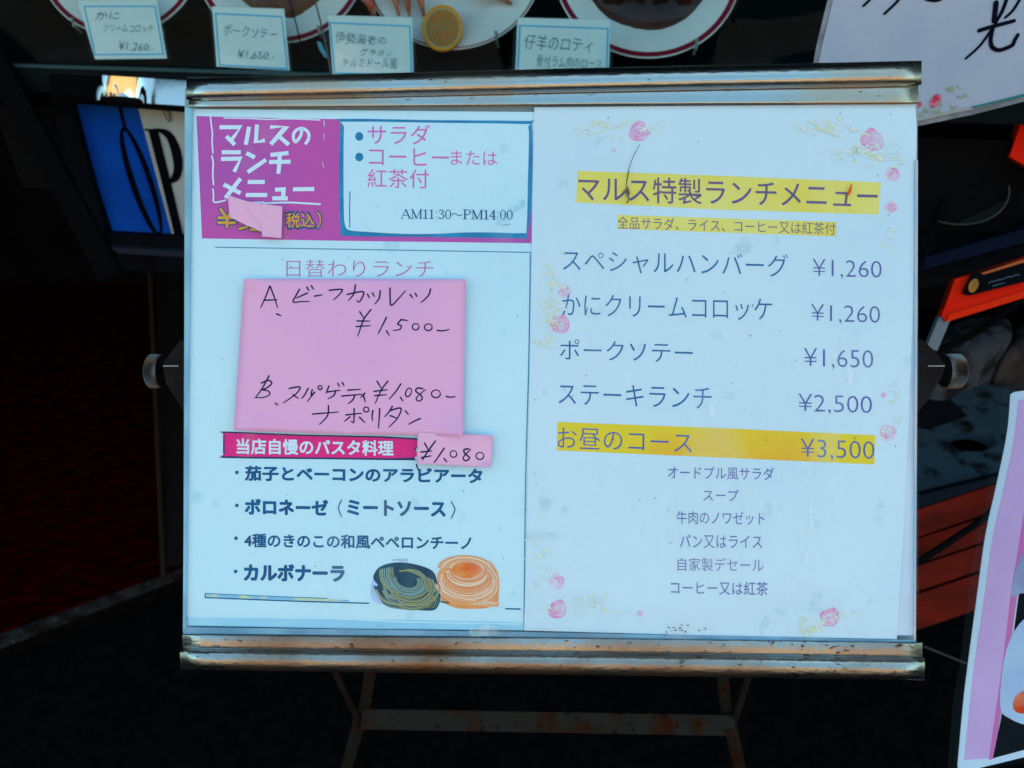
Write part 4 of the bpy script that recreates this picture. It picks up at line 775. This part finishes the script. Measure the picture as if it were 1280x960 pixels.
for x, y, l, w_ in ((863, 436, 26, 6), (881, 440, 22, 5), (910, 442, 34, 7), (922, 470, 60, 6), (942, 448, 50, 8), (955, 478, 56, 9), (950, 515, 40, 6), (985, 492, 30, 4), (834, 448, 8, 6), (975, 455, 20, 5), (803, 664, 24, 5), (822, 684, 34, 7), (812, 660, 12, 4), (1002, 672, 46, 6), (1014, 650, 40, 5), (1034, 638, 36, 6), (1008, 695, 22, 5), (890, 512, 18, 8), (928, 510, 30, 9), (872, 455, 34, 7), (1046, 640, 50, 7), (1022, 700, 34, 8), (835, 670, 26, 8), (790, 640, 16, 9), (990, 455, 26, 10), (1062, 470, 30, 10)):
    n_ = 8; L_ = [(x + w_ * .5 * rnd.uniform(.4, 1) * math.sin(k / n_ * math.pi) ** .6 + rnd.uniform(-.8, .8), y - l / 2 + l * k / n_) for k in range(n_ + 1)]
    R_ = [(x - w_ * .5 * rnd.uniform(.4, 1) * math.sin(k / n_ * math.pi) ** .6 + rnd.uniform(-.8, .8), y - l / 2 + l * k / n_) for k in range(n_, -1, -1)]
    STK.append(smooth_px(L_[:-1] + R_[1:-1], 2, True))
for q in STK: sheet('glare_streak', B, [q], zg - 1e-4, 0, glare_m, cv)
gr = ink('drip_stain', B, [([(800, 180), (793, 193), (787, 208), (784, 222), (783, 236)], .9), ([(786, 214), (783, 232), (786, 248), (784, 253)], 1.5)], zg, grime, cv, taper=-.2)
sheet('drip_stain', B, [smooth_px([(781, 238), (784, 232), (787, 240), (786, 247), (783, 246)], 3, True)], zg + 2e-4, 0, grime, cv)
sheet('red_fleck', B, [smooth_px([(1059, 243), (1062, 234), (1065, 229), (1064, 240), (1060, 245)], 3, True)], zg, 0, mat('orange_fleck', (.8, .12, .03), .5), cv)
rnd = random.Random(5); SP = []
for i in range(90):
    x, y = rnd.uniform(240, 1138), rnd.uniform(140, 795); a = rnd.random() * 6.28; l = rnd.choice([.6, .8, 1.2, 2.5])
    SP.append(([(x, y), (x + l * math.cos(a), y + l * math.sin(a))], rnd.uniform(.4, 1.1)))
for i in range(24):
    x = rnd.choice([845, 855, 878, 835]) + rnd.gauss(0, 7); y = 788 + rnd.gauss(0, 3); SP.append(([(x, y), (x + rnd.uniform(-2, 2), y + rnd.uniform(-1, 1))], rnd.uniform(.5, 1.6)))
ink('dirt_specks', B, SP, zg - 6e-4, mat('grey_speck', (.10, .12, .14), .7), cv, sm=False)['kind'] = 'stuff'

# ------------------------------------------------------------------ pink notes taped over the cover
def curl_sheet(name, c, z, m, parent, lifts, bow=0.0):
    """a paper rectangle (corners tl, tr, br, bl in photo pixels) whose corners lift off the cover"""
    n = 30; V = []
    for j in range(n + 1):
        for i in range(n + 1):
            u, v = i / n, j / n; x = (1 - v) * ((1 - u) * c[0][0] + u * c[1][0]) + v * ((1 - u) * c[3][0] + u * c[2][0]); y = (1 - v) * ((1 - u) * c[0][1] + u * c[1][1]) + v * ((1 - u) * c[3][1] + u * c[2][1])
            h = sum(l * max(0, 1 - math.hypot((u - a) * 1.2, (v - b)) / rr) ** 2 for (a, b, l, rr) in lifts)
            V.append(B.P(x, y + bow * math.sin(u * math.pi) * v, z + h))
    F = [(j * (n + 1) + i, (j + 1) * (n + 1) + i, (j + 1) * (n + 1) + i + 1, j * (n + 1) + i + 1) for j in range(n) for i in range(n)]
    return put(name, V, F, m, parent, smooth=True, solid=.00012)
def note(name, px, z, th, m, label, curl=None):
    b = B.P(sum(p[0] for p in px) / len(px), max(p[1] for p in px), z)
    r0 = root(name, b, label, 'paper note', 'pink paper notes stuck on the left page')
    if curl: curl_sheet('paper', curl[0], z, m, r0, curl[1], curl[2])
    else: sheet('paper', B, [px], z, th, m, r0)
    return r0
zn = zF_ + .0014
Z7 = lambda l, k=3.5556, ox=280, oy=310: [(ox + x / k, oy + y / k) for x, y in l]
n1 = note('paper_note', [(305, 348.5), (445, 349), (582, 349), (581.5, 440), (579, 544.5), (470, 544.5), (388, 545), (372, 541.5), (292, 538), (299, 440)], zn, .0002, notem, 'large pink note with handwritten daily lunches A and B in dark pen', ([(305, 348.5), (582, 349), (579, 544.5), (292, 538)], [(0, 0, .004, .16), (1, 1, .005, .2), (0, 1, .003, .14), (1, 0, .003, .14), (.5, 1, .001, .05)], 1.5))
E0 = lambda cx, cy, rx, ry, rot=0: Z7(ell(cx, cy, rx, ry, 12, rot) + [ell(cx, cy, rx, ry, 12, rot)[0]])
zp = zn + .00024
HW = [('handwriting', [[(203, 170), (186, 215), (163, 265)], [(205, 170), (222, 215), (238, 264)], [(178, 232), (236, 230)], [(233, 293), (253, 300)], [(335, 184), (318, 215), (308, 240), (345, 238), (380, 237)], [(370, 200), (345, 212), (322, 222)], [(368, 174), (378, 190)], [(388, 168), (398, 184)], [(402, 214), (436, 208)], [(468, 188), (524, 184), (514, 205), (488, 230)], [(548, 206), (618, 194), (610, 228), (598, 240), (590, 232)], [(584, 164), (576, 205), (552, 234)], [(638, 205), (646, 222)], [(660, 200), (668, 216)], [(694, 190), (690, 222), (672, 248)], [(738, 178), (738, 215), (743, 255), (775, 225), (806, 190)], [(828, 207), (838, 222)], [(850, 202), (858, 216)], [(918, 182), (908, 212), (876, 242)]]),
      ('handwriting', [[(603, 283), (622, 312)], [(653, 274), (622, 315), (607, 355), (594, 392)], [(592, 324), (648, 325)], [(588, 349), (650, 345)], [(722, 308), (705, 342), (686, 380)], [(722, 368), (734, 388)], [(788, 318), (772, 338), (788, 346), (780, 362), (752, 366)], [(786, 318), (816, 322)], [(948, 366), (974, 368), (1000, 362)]]),
      ('handwriting', [[(200, 568), (172, 620), (140, 665)], [(166, 600), (198, 588), (212, 602), (190, 622), (172, 630), (198, 636), (202, 652), (175, 664), (138, 665)], [(228, 690), (240, 698)], [(290, 624), (338, 618), (318, 650), (264, 688)], [(306, 652), (330, 668)], [(374, 624), (360, 650), (346, 668)], [(392, 630), (388, 655), (404, 640), (370, 682)], [(466, 614), (454, 645)], [(456, 640), (516, 632)], [(496, 634), (488, 655), (462, 670)], [(506, 602), (513, 616)], [(526, 598), (533, 612)], [(550, 632), (606, 628)], [(524, 658), (612, 650)], [(582, 654), (572, 675), (552, 692)], [(626, 645), (608, 664)], [(620, 656), (628, 684)]]),
      ('handwriting', [[(680, 592), (700, 626)], [(728, 592), (700, 630), (672, 690)], [(666, 637), (726, 630)], [(670, 656), (722, 652)], [(786, 604), (762, 640), (734, 672)], [(784, 664), (795, 680)], [(884, 626), (862, 622), (852, 636), (876, 655), (880, 672), (862, 680), (856, 664), (895, 630)], [(988, 660), (1008, 663), (1028, 660)]]),
      ('handwriting', [[(394, 738), (508, 729)], [(464, 700), (460, 745), (424, 784)], [(542, 742), (612, 734)], [(578, 714), (578, 745), (576, 775), (564, 770)], [(560, 750), (536, 770)], [(602, 752), (626, 776)], [(662, 722), (658, 748), (660, 768)], [(692, 714), (690, 752), (686, 800)], [(748, 704), (732, 730), (714, 750)], [(740, 722), (786, 712), (772, 755), (733, 796)], [(738, 745), (768, 756)], [(806, 724), (820, 740)], [(872, 758), (845, 770), (820, 784)]])]
rings_ = {1: [(852, 350, 15, 14), (908, 352, 17, 15)], 2: [(427, 620, 9, 9)], 3: [(820, 642, 12, 20, .4), (942, 648, 20, 17)], 4: [(632, 718, 12, 11)]}
for k, (nm, S) in enumerate(HW):
    L = [(Z7(s), 1.9) for s in S] + [(E0(*q), 1.7) for q in rings_.get(k, [])]
    ink(nm, B, L, zp, penm, n1, taper=.35)
n2 = note('paper_note', Z8([(850, 30), (1000, 36), (1123, 42), (1119, 100), (1115, 157), (980, 152), (846, 144)]), zn + .0004, .0002, notem2, 'small pink note with handwritten price 1,080 beside the crimson pasta banner', (Z8([(850, 30), (1123, 42), (1115, 157), (846, 144)]), [(1, 1, .004, .3), (1, 0, .002, .25), (0, 1, .002, .2)], 0))
S = [[(875, 70), (888, 94)], [(914, 62), (888, 98), (860, 140)], [(862, 102), (900, 98)], [(864, 122), (898, 116)], [(946, 88), (930, 112), (910, 140)], [(946, 126), (956, 138)], [(1034, 90), (1018, 94), (1022, 108), (1038, 122), (1026, 134), (1015, 122), (1042, 92)], [(845, 148), (852, 168)]]
ink('handwriting', B, [(Z8(s), 2.0) for s in S] + [(Z8(ell(980, 109, 12, 12, 12) + [ell(980, 109, 12, 12, 12)[0]]), 1.5), (Z8(ell(1076, 116, 14, 13, 12) + [ell(1076, 116, 14, 13, 12)[0]]), 1.5)], zn + .00066, penm, n2, taper=.3)
n3 = note('paper_patch', Z5([(345, 660), (385, 674), (470, 700), (590, 722), (708, 735), (706, 840), (702, 947), (640, 942), (572, 936), (574, 908), (530, 885), (470, 862), (358, 806), (352, 740)]), zn, .0002, notem2, 'torn pink paper patch covering the price on the purple header')
ink('crease', B, [Z5([(470, 740), (510, 800), (555, 850), (575, 905)])], zn + .00003, mat('crease_shadow_pink', (.74, .34, .56), .7), n3, wd=1.0)
